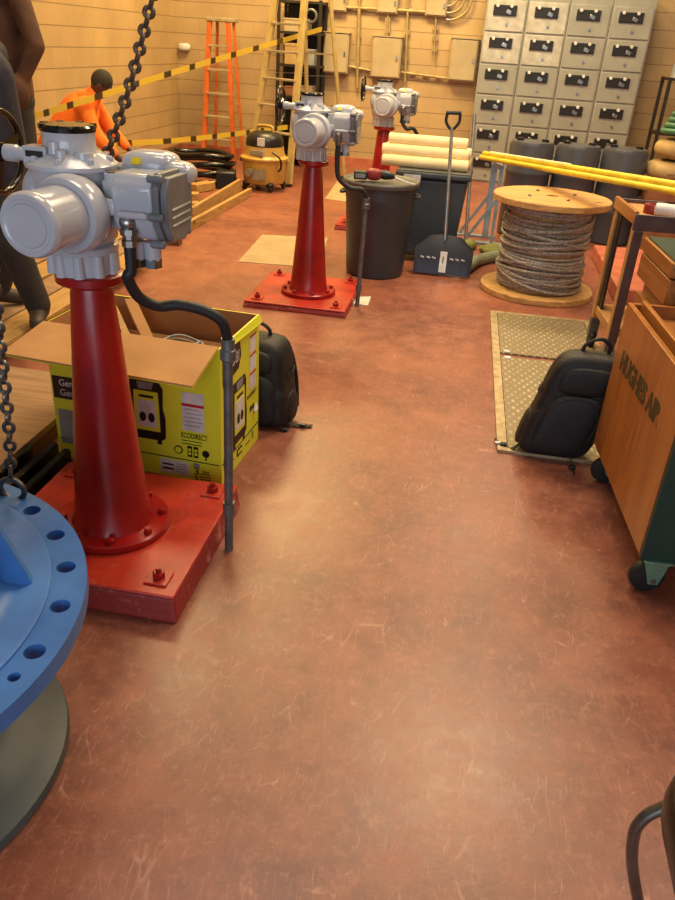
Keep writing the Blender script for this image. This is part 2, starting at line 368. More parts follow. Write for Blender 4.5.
# ================================================================== SETTING
BACK, LEFT, RIGHT = 12.1, -4.52, 4.6
struct('floor', MB().box(((LEFT+RIGHT)/2, 4, -.1), (RIGHT-LEFT+.4, 16.6, .2)), M['floor'])
struct('wall_back', MB().box(((LEFT+RIGHT)/2, BACK+.1, 2.55), (RIGHT-LEFT+.4, .2, 5.1)), M['block'])
struct('wall_left', MB().box((LEFT-.1, 4, 2.55), (.2, 16.6, 5.1)), M['block'])
struct('wall_right', MB().box((RIGHT+.1, 4, 2.55), (.2, 16.6, 5.1)), M['block'])
struct('ceiling', MB().box(((LEFT+RIGHT)/2, 4, 5.2), (RIGHT-LEFT+.4, 16.6, .2)), M['ceil'])
struct('baseboard_back', MB().box(((LEFT+RIGHT)/2, BACK-.02, .06), (RIGHT-LEFT, .04, .12)), M['salmon'])
struct('baseboard_left', MB().box((LEFT+.02, 4, .06), (.04, 16, .12)), M['brownboard'])

# ================================================================== VALVE OPERATOR STANDS
def make_plinth(label, x0, x1, y0, y1, h):
    t = thing('machine_plinth', label, 'plinth', ((x0+x1)/2, (y0+y1)/2, 0), 0, 'red plinths under the valve operators')
    m = MB(); a, b = (x1-x0)/2, (y1-y0)/2; e = .012
    top = [(-a, -b), (a, -b), (a, b), (-a, b)]; bot = [(-a-e, -b-e), (a+e, -b-e), (a+e, b+e), (-a-e, b+e)]
    m._add([(p[0], p[1], 0) for p in bot]+[(p[0], p[1], h-.012) for p in top], [(3, 2, 1, 0), (4, 5, 6, 7)]+[(i, (i+1) % 4, 4+(i+1) % 4, 4+i) for i in range(4)])
    m.build('concrete_side', M['plinthside'], t, bevel=.01, smooth_=False)
    MB().box((0, 0, h-.006), (2*a+.004, 2*b+.004, .012)).build('painted_top', M['plinth'], t, bevel=.005)
    for sx in (-1, 1):
        for sy in (-1, 1):
            p = (sx*(a-.075), sy*(b-.075))
            w_ = MB().box((p[0], p[1], h+.004), (.075, .075, .008)).build('anchor_washer', M['plinth'], t, bevel=.002)
            MB().lathe([(.021, h+.008), (.021, h+.026), (.017, h+.03)], (p[0], p[1], 0), n=6).lathe([(.010, h+.03), (.010, h+.045)], (p[0], p[1], 0), n=12).build('anchor_nut', M['redpaint'], w_)
    return t
make_plinth('worn orange-red plinth under the nearest valve stand, beside the blue flange', -1.44, -.74, 1.765, 2.46, .10)
make_plinth('low red plinth under the middle valve stand, behind the yellow box', -1.43, -.725, 4.93, 5.72, .045)
make_plinth('red plinth farthest back, mostly hidden behind the grey trash can', -1.27, -.565, 7.62, 8.33, .05)

def make_stand(label, loc):
    t = thing('valve_operator_stand', label, 'valve stand', loc, 0, 'red valve operator stands in a row')
    bf = MB().lathe([(.19, 0), (.195, .006), (.195, .024), (.188, .03), (.15, .031)], n=48).build('base_flange', M['redpaint'], t)
    for k in range(8):
        a = R_(45*k+22); p = (.168*math.cos(a), .168*math.sin(a), 0)
        MB().lathe([(.015, .03), (.015, .046), (.011, .05)], p, n=6).build('flange_nut', M['redpaint'], bf)
    MB().lathe([(.142, .03), (.132, .05), (.121, .14), (.093, .47), (.064, .84), (.058, .872)], n=48).build('column', M['redpaint'], t)
    MB().lathe([(.06, .86), (.095, .872), (.102, .878), (.102, .900), (.095, .904)], n=40).build('top_flange', M['redpaint'], t)
    # grey electric actuator, z here is height above the plinth
    a = MB().lathe([(.10, .866), (.102, .95)], n=32)
    for k in range(10):
        q = R_(36*k); a.cyl((.098*math.cos(q), .098*math.sin(q), .866), (.098*math.cos(q), .098*math.sin(q), .94), .019, .016, 10)
    a.lathe([(.112, .94), (.116, .948), (.116, .962), (.105, .97)], n=40)
    a.build('mounting_ring', M['actpaint'], t)
    g = MB().lathe([(.10, .96), (.122, .985), (.127, 1.03), (.125, 1.19), (.122, 1.205), (.138, 1.208), (.14, 1.214), (.14, 1.222), (.135, 1.226), (.12, 1.236), (.10, 1.25), (.09, 1.256)], (-.008, 0, 0), n=48)
    g.ell((-.10, -.04, 1.12), (.05, .07, .09)); g.ell((.03, .10, 1.10), (.10, .06, .09))
    for k in range(8):
        q = R_(45*k+10); g.lathe([(.012, 1.226), (.012, 1.243), (.008, 1.247)], (.118*math.cos(q)-.008, .118*math.sin(q), 0), n=6)
    # side boss carrying the wheel shaft, and a raised block with a name plate
    g.box((-.075, -.065, 1.248), (.075, .06, .05)).cyl((-.02, -.07, 1.22), (-.02, -.07, 1.29), .024, .02, 14).cyl((.06, -.05, 1.22), (.06, -.05, 1.262), .034, .028, 16).cyl((.01, -.095, 1.22), (.01, -.095, 1.268), .018, .016, 12)
    gear = g.build('gear_housing', M['actpaint'], t)
    MB().box((-.075, -.0965, 1.252), (.055, .003, .018)).build('name_plate', M['black'], gear)
    MB().lathe([(.088, 1.25), (.080, 1.262), (.078, 1.31), (.08, 1.314), (.08, 1.322)], (-.01, 0, 0), n=40).build('stem_cover', M['actpaint'], t)
    cp = MB().lathe([(.083, 1.316), (.084, 1.33), (.078, 1.336), (.03, 1.338)], (-.01, 0, 0), n=40)
    for k in range(8): q = R_(45*k); cp.box((-.01+.078*math.cos(q), .078*math.sin(q), 1.331), (.018, .018, .014), (0, 0, q))
    cp.build('black_stem_cap', M['blackgloss'], t)
    ax = Vector((-.14, -.99, 0)).normalized(); c0 = Vector((.05, -.10, 1.088))
    MB().lathe_ax([(.10, 0), (.118, .25), (.122, .5), (.122, .82), (.114, 1)], c0+ax*-.02, c0+ax*.075, 48).build('motor_flange', M['actpaint'], t)
    e1 = c0+ax*.205
    mo = MB().lathe_ax([(.094, 0), (.092, 1)], c0+ax*.06, e1, 48).build('motor_barrel', M['actpaint'], t)
    MB().lathe_ax([(.094, 0), (.097, .1), (.097, .55), (.090, .85), (.078, .9), (.072, .78), (.066, .78), (.062, .95), (.03, 1.0), (.002, 1.0)], e1, e1+ax*.035, 48).build('motor_end_cap', M['actpaint'], mo)
    # terminal compartment on the right
    tb = MB().box((.13, -.0, 1.10), (.10, .15, .15))
    prof = [(-.115, 1.06), (-.075, 1.0), (.03, .985), (.085, 1.01), (.105, 1.07), (.105, 1.165), (.085, 1.2), (-.09, 1.205), (-.118, 1.17)]
    tb.prism([(.13, y, z) for y, z in prof], (.13, 0, 0))
    tb.box((.20, -.125, 1.085), (.10, .03, .022)).box((.10, -.105, 1.10), (.09, .035, .05))
    tm = tb.build('terminal_housing', M['actpaint'], t, bevel=.012)
    cv = MB(); pr2 = [(y*1.08-.003, (z-1.085)*1.08+1.085) for y, z in prof]
    cv.prism([(.262, y, z) for y, z in pr2], (.022, 0, 0)); cv.prism([(.284, y*.9, (z-1.085)*.9+1.085) for y, z in pr2], (.022, 0, 0))
    for zz in (1.05, 1.075, 1.10): cv.box((.304, 0, zz), (.012, .16, .010))
    for y, z in ((-.118, 1.0), (-.12, 1.2), (.10, 1.0), (.10, 1.2), (-.125, 1.085)): cv.cyl((.25, y, z), (.296, y, z), .013, .013, 10)
    cv.build('terminal_cover', M['actshade'], t, bevel=.006)
    for x, y in ((.175, -.06), (.225, -.05)):
        e = MB().cyl((x, y, .93), (x, y, .99), .026, .028, 16).build('cable_entry', M['actpaint'], t)
        MB().lathe([(.029, .905), (.029, .935)], (x, y, 0), n=6).build('entry_plug', M['zinc'], e)
    sm = MB().lathe([(.036, 1.10), (.036, 1.192), (.032, 1.196)], (.115, -.04, 0), n=28).build('switch_cylinder', M['actpaint'], t)
    MB().lathe([(.029, 1.195), (.029, 1.199)], (.115, -.04, 0), n=24).build('switch_cylinder_cap', M['black'], sm)
    MB().ell((.17, .11, 1.20), (.09, .075, .05), p=3).ell((.25, .10, 1.185), (.07, .06, .04), p=2.5).box((.10, .08, 1.16), (.12, .08, .08)).build('control_cover', M['actpaint'], t)
    MB().box((.15, .035, 1.222), (.03, .006, .024), (R_(-35), 0, 0)).build('warning_sticker', M['yelsticker'], t)
    MB().lathe_ax([(.034, 0), (.03, .3), (.022, .35), (.021, .72), (.027, .76), (.027, 1)], (-.06, -.02, 1.236), (-.215, -.02, 1.236), 20).build('wheel_shaft', M['actpaint'], t)
    hx = -.235; hw = MB().tube([(hx, -.02+.125*math.cos(R_(i*12)), 1.236+.125*math.sin(R_(i*12))) for i in range(30)], .0105, 10, True).build('handwheel', M['blackgloss'], t)
    sp = MB().cyl((hx+.022, -.02, 1.236), (hx-.02, -.02, 1.236), .03, .03, 20)
    for k in range(3): q = R_(120*k+20); sp.beam((hx, -.02, 1.236), (hx, -.02+.12*math.cos(q), 1.236+.12*math.sin(q)), .022, .012, (1, 0, 0))
    sp.build('handwheel_spokes', M['blackgloss'], hw)
    # hose fitting
    fx, fy = .178, -.115
    ft = MB().ell((fx, fy, 1.06), (.026, .026, .026)).cyl((fx, fy+.05, 1.06), (fx, fy, 1.06), .02, .02, 14).lathe([(.024, .985), (.024, 1.005), (.019, 1.008), (.019, 1.02), (.027, 1.022), (.027, 1.04), (.02, 1.045)], (fx, fy, 0), n=8)
    ft.build('hose_fitting', M['zinc'], t)
    def fix(o, T):
        o.data.transform(T)
        for c in o.children: fix(c, T)
    T0 = Matrix.Translation((-.016, 0, .904)) @ Matrix.Diagonal((.90, .92, .86, 1)) @ Matrix.Translation((0, 0, -.866))
    T1 = Matrix.Translation((.035, 0, .012)) @ T0
    for c in t.children:
        if c.name.split('.')[0] in ('base_flange', 'column', 'top_flange'): continue
        fix(c, T1 if c.name.split('.')[0] in ('terminal_housing', 'terminal_cover', 'cable_entry', 'control_cover', 'warning_sticker', 'hose_fitting', 'switch_cylinder') else T0)
    return t
ACT = Vector((.178*.90+.019, -.115*.92, .904+(.99-.866)*.86+.012))
SX = -1.085
s1 = make_stand('red tapered valve stand with grey actuator, nearest, beside the blue flange', (SX, 2.10, .10))
s2 = copy_tree(s1); s2.location = (-1.052, 5.28, .045); s2['label'] = 'red valve stand with grey actuator in mid room, left of the grey trash can'
s3 = copy_tree(s1); s3.location = (-.90, 7.97, .05); s3['label'] = 'farthest red valve stand, glimpsed behind the trash can lid'

def conduit(label, base, top, hose_pts, loops):
    t = thing('electrical_conduit', label, 'conduit', base, 0, 'conduits feeding the valve actuators')
    b, tp = Vector(base), Vector(top)
    rp = MB(t).cyl(b, tp, .0155, .0155, 16).build('rigid_pipe', M['galv'], t)
    for f in loops: MB(t).cyl(b+(tp-b)*f, b+(tp-b)*f+Vector((0, 0, .05)), .021, .021, 16).build('coupling', M['galv'], rp)
    MB(t).lathe_ax([(.02, 0), (.026, .1), (.026, .5), (.022, .55), (.022, 1)], tp-Vector((0, 0, .03)), tp+Vector((0, 0, .045)), 16).build('hose_connector', M['galv'], t)
    MB(t).tube([tp+Vector((0, 0, .04))]+hose_pts, .0165, 14, sub=8).build('flexible_hose', M['rubber'], t)
    return t
b1 = at_z(229, 549, 0); t1 = at_y(228, 352, 2.17)
s1p = Vector((SX+ACT.x, 2.10+ACT.y, .10+ACT.z))
hp = [at_y(222, 322, 2.15), at_y(205, 311, 2.13), at_y(180, 305, 2.10), at_y(158, 306, 2.07), at_y(139, 297, 2.03), at_y(128, 278, 1.995), s1p+Vector((0, 0, -.07)), s1p]
conduit('grey steel conduit with black hose rising beside the yellow box', b1, t1, hp, (.2, ))
b2 = at_z(357, 306, 0); t2 = at_y(366, 205, 5.22); s2p = Vector((-1.052+ACT.x, 5.28+ACT.y, .045+ACT.z))
hp = [at_y(362, 190, 5.2), at_y(350, 188, 5.18), at_y(339, 178, 5.17), s2p+Vector((0, 0, -.11)), s2p]
conduit('thin grey conduit standing in front of the trash can', b2, t2, hp, (.15, ))
s3p = Vector((-.90+ACT.x, 7.97+ACT.y, .05+ACT.z))
conduit('conduit at the farthest valve stand, behind the trash can', (-.50, 7.95, 0), (-.50, 7.95, .74), [s3p+Vector((.12, .02, -.12)), s3p+Vector((.05, 0, -.12)), s3p+Vector((0, 0, -.06)), s3p], (.2,))

# ================================================================== BLUE FLANGED VALVE
t = thing('flanged_valve_body', 'blue flanged valve body with bolt holes, at the left front edge', 'valve', (-1.316, 1.077, 0))
ZT, RO, RH, NH = .50, .602, .555, 24
hr = .0225
pa = at_z(66, 567, ZT)-t.location; PH = math.atan2(pa.y, pa.x); ps = at_z(14, 677, ZT)-t.location
holes = [(RH*math.cos(PH+R_(15*k)), RH*math.sin(PH+R_(15*k)), hr) for k in range(NH)]+[(ps.x, ps.y, .013)]
ring = lambda cx_, cy_, r, n_: [(cx_+r*math.cos(2*math.pi*k/n_), cy_+r*math.sin(2*math.pi*k/n_)) for k in range(n_)]
loops = [ring(0, 0, RO, 120), ring(0, 0, .52, 120)]+[ring(*h, 24) for h in holes]
bm = MB(); B = bm.bm; lv = []
for z in (ZT, ZT-.045):
    es = []; row = []
    for L in loops:
        vs = [B.verts.new((x, y, z)) for x, y in L]; row.append(vs)
        es += [B.edges.new((vs[i], vs[(i+1) % len(vs)])) for i in range(len(vs))]
    bmesh.ops.triangle_fill(B, use_beauty=True, use_dissolve=False, edges=es, normal=(0, 0, 1)); lv.append(row)
for a, b in zip(*lv):
    for i in range(len(a)): k = (i+1) % len(a); B.faces.new((a[i], a[k], b[k], b[i]))
fl = bm.build('bolt_flange', M['blue'], t, sharp=30)
MB().lathe([(.522, ZT-.045), (.522, ZT+.006), (.512, ZT+.008), (.455, ZT+.008), (.425, ZT+.02), (.40, ZT+.06), (.388, ZT+.13), (.384, ZT+.28), (.38, ZT+.286), (.34, ZT+.286), (.335, ZT+.05), (.33, ZT-.04)], n=96, caps=False).build('raised_hub', M['blue'], t)
MB().lathe([(.34, ZT-.05), (.34, ZT-.02), (.02, ZT-.02)], n=64).build('valve_bore', M['bluedark'], t)
pr = at_z(33, 583, ZT)-t.location; PR = math.atan2(pr.y, pr.x)
for k in range(8):
    q = PR+R_(45*k); d = Vector((math.cos(q), math.sin(q), 0)); nrm = Vector((-d.y, d.x, 0))*.014
    MB().prism([d*.375+Vector((0, 0, ZT+.27))-nrm, d*.375+Vector((0, 0, ZT))-nrm, d*.482+Vector((0, 0, ZT))-nrm, d*.482+Vector((0, 0, ZT+.010))-nrm, d*.40+Vector((0, 0, ZT+.27))-nrm], nrm*2).build('stiffening_rib', M['blue'], t, bevel=.004)
MB().lathe([(.445, 0), (.45, .006), (.446, .028), (.40, .045), (.33, .06), (.27, .11), (.24, .22), (.25, .34), (.33, .42), (.46, .456)], (.055, .03, 0), n=72).build('lower_body', M['slate'], t)

# ================================================================== CHAINS
def chain(name, label, pts, pitch, w_, r, material, extra=None):
    pts = smooth([Vector(p) for p in pts], 12); t = thing(name, label, 'chain', pts[-1])
    L = pitch+2*r; hl = (L-w_)/2; ring = []
    for i in range(12): a = math.pi*i/11-math.pi/2; ring.append((0, math.cos(a)*(w_/2-r), 0))
    path = [((w_/2-r)*math.sin(math.pi*i/8), 0, hl+(w_/2-r)*math.cos(math.pi*i/8)*1) for i in range(9)]
    path = [((w_/2-r)*math.cos(math.pi*i/8), 0, hl+(w_/2-r)*math.sin(math.pi*i/8)) for i in range(9)]+[(-(w_/2-r)*math.cos(math.pi*i/8), 0, -hl-(w_/2-r)*math.sin(math.pi*i/8)) for i in range(9)]
    src = None; d = 0; acc = [0]
    for i in range(len(pts)-1): acc.append(acc[-1]+(pts[i+1]-pts[i]).length)
    k = 0; s = pitch/2
    while s < acc[-1]:
        i = max(j for j in range(len(acc)) if acc[j] <= s); i = min(i, len(pts)-2)
        p = pts[i].lerp(pts[i+1], (s-acc[i])/(acc[i+1]-acc[i])); dr = (pts[i+1]-pts[i]).normalized()
        if src is None: src = MB().tube(path, r, 8, True).build('chain_link', material, t); o = src
        else: o = src.copy(); COL.objects.link(o); o.parent = t
        o.rotation_mode = 'QUATERNION'; o.rotation_quaternion = dr.to_track_quat('Z', 'Y') @ Quaternion((0, 0, 1), R_(35+90*(k % 2)))
        o.location = p-t.location; s += pitch; k += 1
    return t
tc = chain('hoist_chain', 'dark steel hoist chain hanging at a slant in front of the block wall', [at_y(166, -60, 2.85), at_y(152, 0, 2.8), at_y(130, 85, 2.7), at_y(109, 150, 2.6), at_y(104, 172, 2.55)], .030, .046, .0085, M['chain'])
hk = MB(tc).tube([at_y(104, 172, 2.55)+Vector(p) for p in ((0, 0, 0), (0, 0, -.03), (.025, 0, -.06), (.03, 0, -.09), (0, 0, -.115), (-.03, 0, -.095))], .009, 10, sub=5).build('chain_hook', M['chain'], tc)
e0 = at_z(13, 493, .51); 
tg = chain('lifting_chain', 'grey lifting chain running down to the blue flange, at the left edge', [at_y(-40, 60, 1.35), at_y(-12, 230, 1.45), at_y(0, 345, e0.y-.05), at_y(9, 430, e0.y-.02), e0+Vector((0, 0, .045))], .030, .034, .0055, M['chaingrey'])
MB(tg).tube([e0+Vector((.035*math.cos(R_(a)), 0, .012+.032*math.sin(R_(a)))) for a in range(0, 360, 20)], .008, 8, True).build('shackle', M['chaingrey'], tg)

# ================================================================== YELLOW GENERATOR BOX
BW, BD, BH = .745, .45, .60
rz = R_(-4.1)
bc = Vector((-.85, 2.605, 0))+Matrix.Rotation(rz, 3, 'Z') @ Vector((-BW/2, BD/2, 0))
box = thing('generator_carton', 'open bright yellow generator carton behind the nearest red stand', 'box', bc, rz)
m = MB(); th = .006
for c, d in (((0, -BD/2+th/2, BH/2), (BW, th, BH)), ((0, BD/2-th/2, BH/2), (BW, th, BH)), ((-BW/2+th/2, 0, BH/2), (th, BD-2*th, BH)), ((BW/2-th/2, 0, BH/2), (th, BD-2*th, BH)), ((0, 0, th/2), (BW-2*th, BD-2*th, th))): m.box(c, d)
m.build('carton_wall', M['yel'], box, smooth_=False)
m = MB(); q = .003
for c, d in (((0, -BD/2+th+q/2, BH/2), (BW-2*th, q, BH)), ((0, BD/2-th-q/2, BH/2), (BW-2*th, q, BH)), ((-BW/2+th+q/2, 0, BH/2), (q, BD-2*th-2*q, BH)), ((BW/2-th-q/2, 0, BH/2), (q, BD-2*th-2*q, BH))): m.box(c, d)
m.build('cardboard_lining', M['cardin'], box, smooth_=False)
# front flap, folded out over the front
A = Vector((-BW/2, -BD/2, BH)); B = Vector((BW/2, -BD/2, BH)); out = Vector((0, -.215, -.062))
fl = MB().prism([A+Vector((0, 0, .003)), B+Vector((-.006, 0, .003)), B+out+Vector((-.02, 0, -.012)), A+out+Vector((-.05, .0, .0))], (0, .0015, .006)).build('front_flap', M['card'], box, smooth_=False)
MB().prism([A+Vector((.0, 0, -.002)), B+Vector((-.006, 0, -.002)), B+out+Vector((-.02, 0, -.017)), A+out+Vector((-.05, 0, -.005))], (0, .001, .003)).build('flap_print_side', M['yel'], fl, smooth_=False)
MB().prism([(-BW/2, -BD/2, BH+.003), (-BW/2, BD/2, BH+.003), (-BW/2-.10, BD/2-.03, BH-.12), (-BW/2-.10, -BD/2+.03, BH-.12)], (.004, 0, .004)).build('side_flap', M['card'], box, smooth_=False)
MB().prism([(BW/2+.001, -BD/2+.02, BH-.002), (BW/2+.001, BD/2, BH-.002), (BW/2+.012, BD/2, BH-.035), (BW/2+.010, -BD/2+.02, BH-.02)], (.003, 0, .003)).build('torn_edge', M['yel'], box, smooth_=False)
FY, RX = -BD/2-.0012, BW/2+.0012
def fpanel(x, z, w_, h, material, name='printed_panel', d=0):
    return MB().box((x, FY-d, z), (w_, .0016, h)).build(name, material, box, smooth_=False)
def rpanel(y, z, w_, h, material, name='printed_panel', d=0):
    return MB().box((RX+d, y, z), (.0016, w_, h)).build(name, material, box, smooth_=False)
def ftxt(s, x, z, size, material, sx=1): return txt(s, size, material, box, frame_m((x, FY-.002, z), (1, 0, 0), (0, 0, 1)), sx=sx)
def rtxt(s, y, z, size, material, sx=1): return txt(s, size, material, box, frame_m((RX+.002, y, z), (0, 1, 0), (0, 0, 1)), sx=sx)
def poly_f(pts, material, d=0, name='printed_generator'): return MB().prism([(x, FY-d, z) for x, z in pts], (0, -.0012, 0)).build(name, material, box, smooth_=False)
def poly_r(pts, material, d=0, name='printed_generator'): return MB().prism([(RX+d, y, z) for y, z in pts], (.0012, 0, 0)).build(name, material, box, smooth_=False)
def gen_picture(fn, cx, cz, s):
    o = [(-.5, .5), (-.42, .62), (.36, .62), (.46, .5), (.44, .1), (.5, -.1), (.48, -.5), (.36, -.56), (.36, -.64), (.24, -.64), (.24, -.56), (-.3, -.56), (-.3, -.64), (-.42, -.64), (-.44, -.5), (-.5, -.1), (-.46, .1)]
    fn([(cx+x*s*.72, cz+z*s) for x, z in o], M['ink'], 0)
    fn([(cx+x*s*.72, cz+z*s) for x, z in ((-.34, .42), (.32, .42), (.34, .1), (.34, -.38), (-.34, -.38), (-.36, .1))], M['yel'], .0012)
    fn([(cx+x*s*.72, cz+z*s) for x, z in ((-.24, .60), (.22, .60), (.16, .46), (-.2, .46))], M['grey'], .0024)
    fn([(cx+x*s*.72, cz+z*s) for x, z in ((-.26, .24), (.26, .24), (.26, -.3), (-.26, -.3))], M['white'], .0024)
    for xx in (-.12, .12): fn([(cx+(xx+.09*math.cos(R_(k*30)))*s*.72, cz+(-.1+.1*math.sin(R_(k*30)))*s) for k in range(12)], M['ink'], .0036)
    fn([(cx+x*s*.72, cz+z*s) for x, z in ((-.2, .34), (.2, .34), (.2, .29), (-.2, .29))], M['ink'], .0024)
gen_picture(poly_f, .055, .285, .22)
fpanel(.255, .315, .095, .17, M['white'], 'spec_label'); fpanel(.255, .345, .095, .012, M['redprint'], 'red_band', .001)
for k in range(5): fpanel(.25+.01*(k % 2), .255+.018*k, .07, .003, M['grey'], 'text_line', .0012)
ftxt('ECODIRECT', .200, .207, .034, M['ink'], .62)
for k in range(2): fpanel(.245, .183-.014*k, .09, .003, M['ink'], 'text_line')
poly_f([(.185+.019*math.cos(R_(k*20)), .135+.019*math.sin(R_(k*20))) for k in range(18)], M['ink'], 0, 'print_icon'); poly_f([(.185+.014*math.cos(R_(k*20)), .135+.014*math.sin(R_(k*20))) for k in range(18)], M['yel'], .0012, 'print_icon')
for xx in (.235, .262): fpanel(xx, .135, .02, .05, M['ink'], 'print_icon'); fpanel(xx, .143, .012, .012, M['yel'], 'print_icon', .001); fpanel(xx, .126, .012, .012, M['yel'], 'print_icon', .001)
poly_f([(.305+.016*math.cos(R_(k*20)), .135+.016*math.sin(R_(k*20))) for k in range(18)], M['ink'], 0, 'print_icon'); fpanel(.305, .115, .006, .022, M['ink'], 'print_icon')
fpanel(.0, .092, BW-.02, .004, M['ink'], 'print_rule')
fpanel(.165, .048, .13, .065, M['white'], 'shipping_label'); fpanel(.135, .058, .05, .007, M['ink'], 'bar_code', .001); fpanel(.135, .038, .05, .008, M['ink'], 'bar_code', .001)
for k in range(4): fpanel(.195, .03+.012*k, .045, .003, M['grey'], 'text_line', .001)
fpanel(.262, .072, .026, .022, M['grey'], 'bar_code')
ftxt('3', .25, .045, .046, M['ink'], 1.1); ftxt('YEAR', .285, .047, .018, M['ink'], .8); ftxt('3', .25, .012, .034, M['ink'], 1.1)
for k in range(3): fpanel(.30, .012+.012*k, .05, .0025, M['ink'], 'text_line')
ftxt('3400', -.345, .45, .040, M['ink'], .9); ftxt('FW', -.335, .488, .034, M['ink'])
fpanel(-.29, .33, .15, .10, M['ink'], 'black_banner'); ftxt('Gen', -.335, .352, .042, M['white'], .9); ftxt('Gen', -.335, .308, .042, M['white'], .9)
fpanel(-.29, .15, .13, .16, M['grey'], 'text_block')
# right hand face
poly_r([(-.20, .555), (-.02, .58), (.0, .50), (-.03, .45), (-.20, .43)], M['ink'], 0, 'black_banner'); rtxt('YOBI', -.155, .505, .07, M['white'], .85)
gen_picture(poly_r, -.02, .25, .24)
for k in range(3):
    rpanel(.145, .50-.085*k, .075, .075, M['white'], 'spec_label'); rpanel(.145, .535-.085*k, .075, .008, M['redprint'], 'red_band', .001)
rtxt('ECODIRECT', .07, .27, .022, M['ink']); rpanel(0, .092, BD-.01, .004, M['ink'], 'print_rule')
for yy in (.12, .15): poly_r([(yy+.012*math.cos(R_(k*30)), .2+.014*math.sin(R_(k*30))) for k in range(12)], M['ink'], 0, 'print_icon')
rpanel(-.185, .09, .03, .06, M['ink'], 'black_banner'); rpanel(-.02, .06, .06, .035, M['ink'], 'black_banner'); rpanel(-.02, .06, .045, .012, M['yel'], 'text_line', .001); rtxt('3', .13, .06, .05, M['ink'])
rpanel(-.12, .055, .07, .004, M['ink'], 'text_line'); rpanel(.08, .05, .05, .004, M['ink'], 'text_line')
MB().prism([(RX, .155, .18), (RX, .19, .20), (RX+.012, .185, .175), (RX+.008, .16, .165)], (.001, 0, .002)).build('torn_paper', M['white'], box, smooth_=False)
def inbox(p): return bc+Matrix.Rotation(rz, 3, 'Z') @ Vector(p)
ins = tag(MB().box(inbox((.0, .0, .235)), (.66, .38, .45), (0, 0, rz)).build('inner_carton', M['cardin'], None, smooth_=False), 'brown inner carton lying inside the open yellow box', 'box')
for k, (x0, y0, x1, y1, mm, lb, ww) in enumerate([(-.21, .18, .01, -.06, 'cardin', 'folded brown cardboard strip leaning inside the yellow box', .05), (-.26, .12, -.07, -.08, 'lumber', 'pale wooden strip lying inside the yellow box beside the cardboard strip', .03)]):
    z0 = .60 if k == 0 else .58
    tag(MB().beam(inbox((x0, y0, z0)), inbox((x1, y1, .482)), ww, .02).build('packing_strip', M[mm], None, smooth_=False, bevel=.003), lb, 'strip')
cp = [inbox((.12+.10*math.cos(R_(a*24))*(1-.004*a), -.02+.08*math.sin(R_(a*24)), .475+.0012*a+.006*math.sin(a*1.3))) for a in range(46)]
tag(MB().tube(cp, .006, 8, sub=2).build('cable_coil', M['grey']), 'loose coil of pale grey cable inside the yellow box', 'cable')

# ================================================================== FLOOR COVER, PAPERS
gx0, gx1, gy0, gy1 = .20, .98, 3.20, 5.42
ga, gb = at_z(497, 452, 0), at_z(490, 312, 0)
gx0, gy0 = ga.x, ga.y; gy1 = gy0+(gb-ga).length; gx1 = gx0+.70
t = thing('trench_cover', 'tan diamond-plate steel floor cover right of the aisle', 'floor cover', (gx0, gy0, 0))
MB(t).box(((gx0+gx1)/2, (gy0+4.535)/2, .006), (gx1-gx0-.10, 4.535-gy0-.055, .012)).build('checker_plate', M['grate'], t, smooth_=False)
MB(t).box(((gx0+gx1)/2, (gy1+4.545)/2, .006), (gx1-gx0-.10, gy1-4.545-.055, .012)).build('checker_plate', M['grate'], t, smooth_=False)
fr = MB(t)
for c, d in ((((gx0+.023), (gy0+gy1)/2, .007), (.046, gy1-gy0, .014)), ((gx1-.023, (gy0+gy1)/2, .007), (.046, gy1-gy0, .014)), (((gx0+gx1)/2, gy0+.023, .007), (gx1-gx0-.092, .046, .014)), (((gx0+gx1)/2, gy1-.023, .007), (gx1-gx0-.092, .046, .014))): fr.box(c, d)
fr.build('angle_frame', M['grateframe'], t, smooth_=False)
for yy in (4.49, 4.60): MB(t).cyl((gx0+.09, yy, .012), (gx0+.09, yy, .016), .022, .022, 16).build('lifting_hole_cap', M['white'], t)
t.rotation_euler.z = math.atan2(-(gb.x-ga.x), gb.y-ga.y)
def sheet(name, label, pts, material, cat='sheet'):
    return tag(MB().prism([Vector((p[0], p[1], .001)) for p in pts], (0, 0, .003)).build(name, material, None, smooth_=False), label, cat)
sheet('kraft_paper', 'large kraft paper sheet on the floor behind the middle valve stand', [at_z(238, 262), at_z(262, 235), at_z(328, 238), at_z(318, 268)], M['paper'])
sheet('cardboard_sheet', 'pale cardboard sheet on the floor behind the middle stand, towards the back wall', [at_z(325, 199), at_z(338, 180), at_z(360, 184), at_z(352, 203)], M['paper'])
sheet('white_paper', 'small white paper lying at the foot of the thin conduit', [at_z(353, 304), at_z(357, 297), at_z(371, 297), at_z(368, 306)], M['whitepaper'])

# ================================================================== TRASH CAN AND BIN
t = thing('trash_can', 'round dark grey trash can with a flat lid', 'trash can', (-.685, 6.17, 0))
MB().lathe([(.215, 0), (.228, .008), (.232, .03), (.268, .56), (.272, .575), (.272, .585), (.275, .655), (.286, .66), (.288, .675), (.276, .68), (.262, .675), (.225, .03), (.01, .02)], n=64, caps=False).build('bin_body', M['can'], t)
for s in (-1, 1): MB().tube([(s*.27, -.05, .60), (s*.305, -.05, .595), (s*.305, .05, .595), (s*.27, .05, .60)], .012, 8, sub=3).build('side_handle', M['can'], t)
ld = MB().lathe([(.270, .66), (.296, .662), (.300, .672), (.300, .69), (.292, .70), (.272, .698), (.262, .690), (.20, .697), (.02, .704)], n=64).build('lid', M['canlid'], t)
MB().box((0, .05, .71), (.16, .05, .02)).build('lid_grip', M['canlid'], ld, bevel=.006)
for c in t.children_recursive: c.data.transform(Matrix.Diagonal((1, 1, 1.045, 1)))
t = thing('wheeled_bin', 'square slate-grey wheeled bin behind the trash can, under the cream rolls', 'bin', (-.31, 6.86, 0))
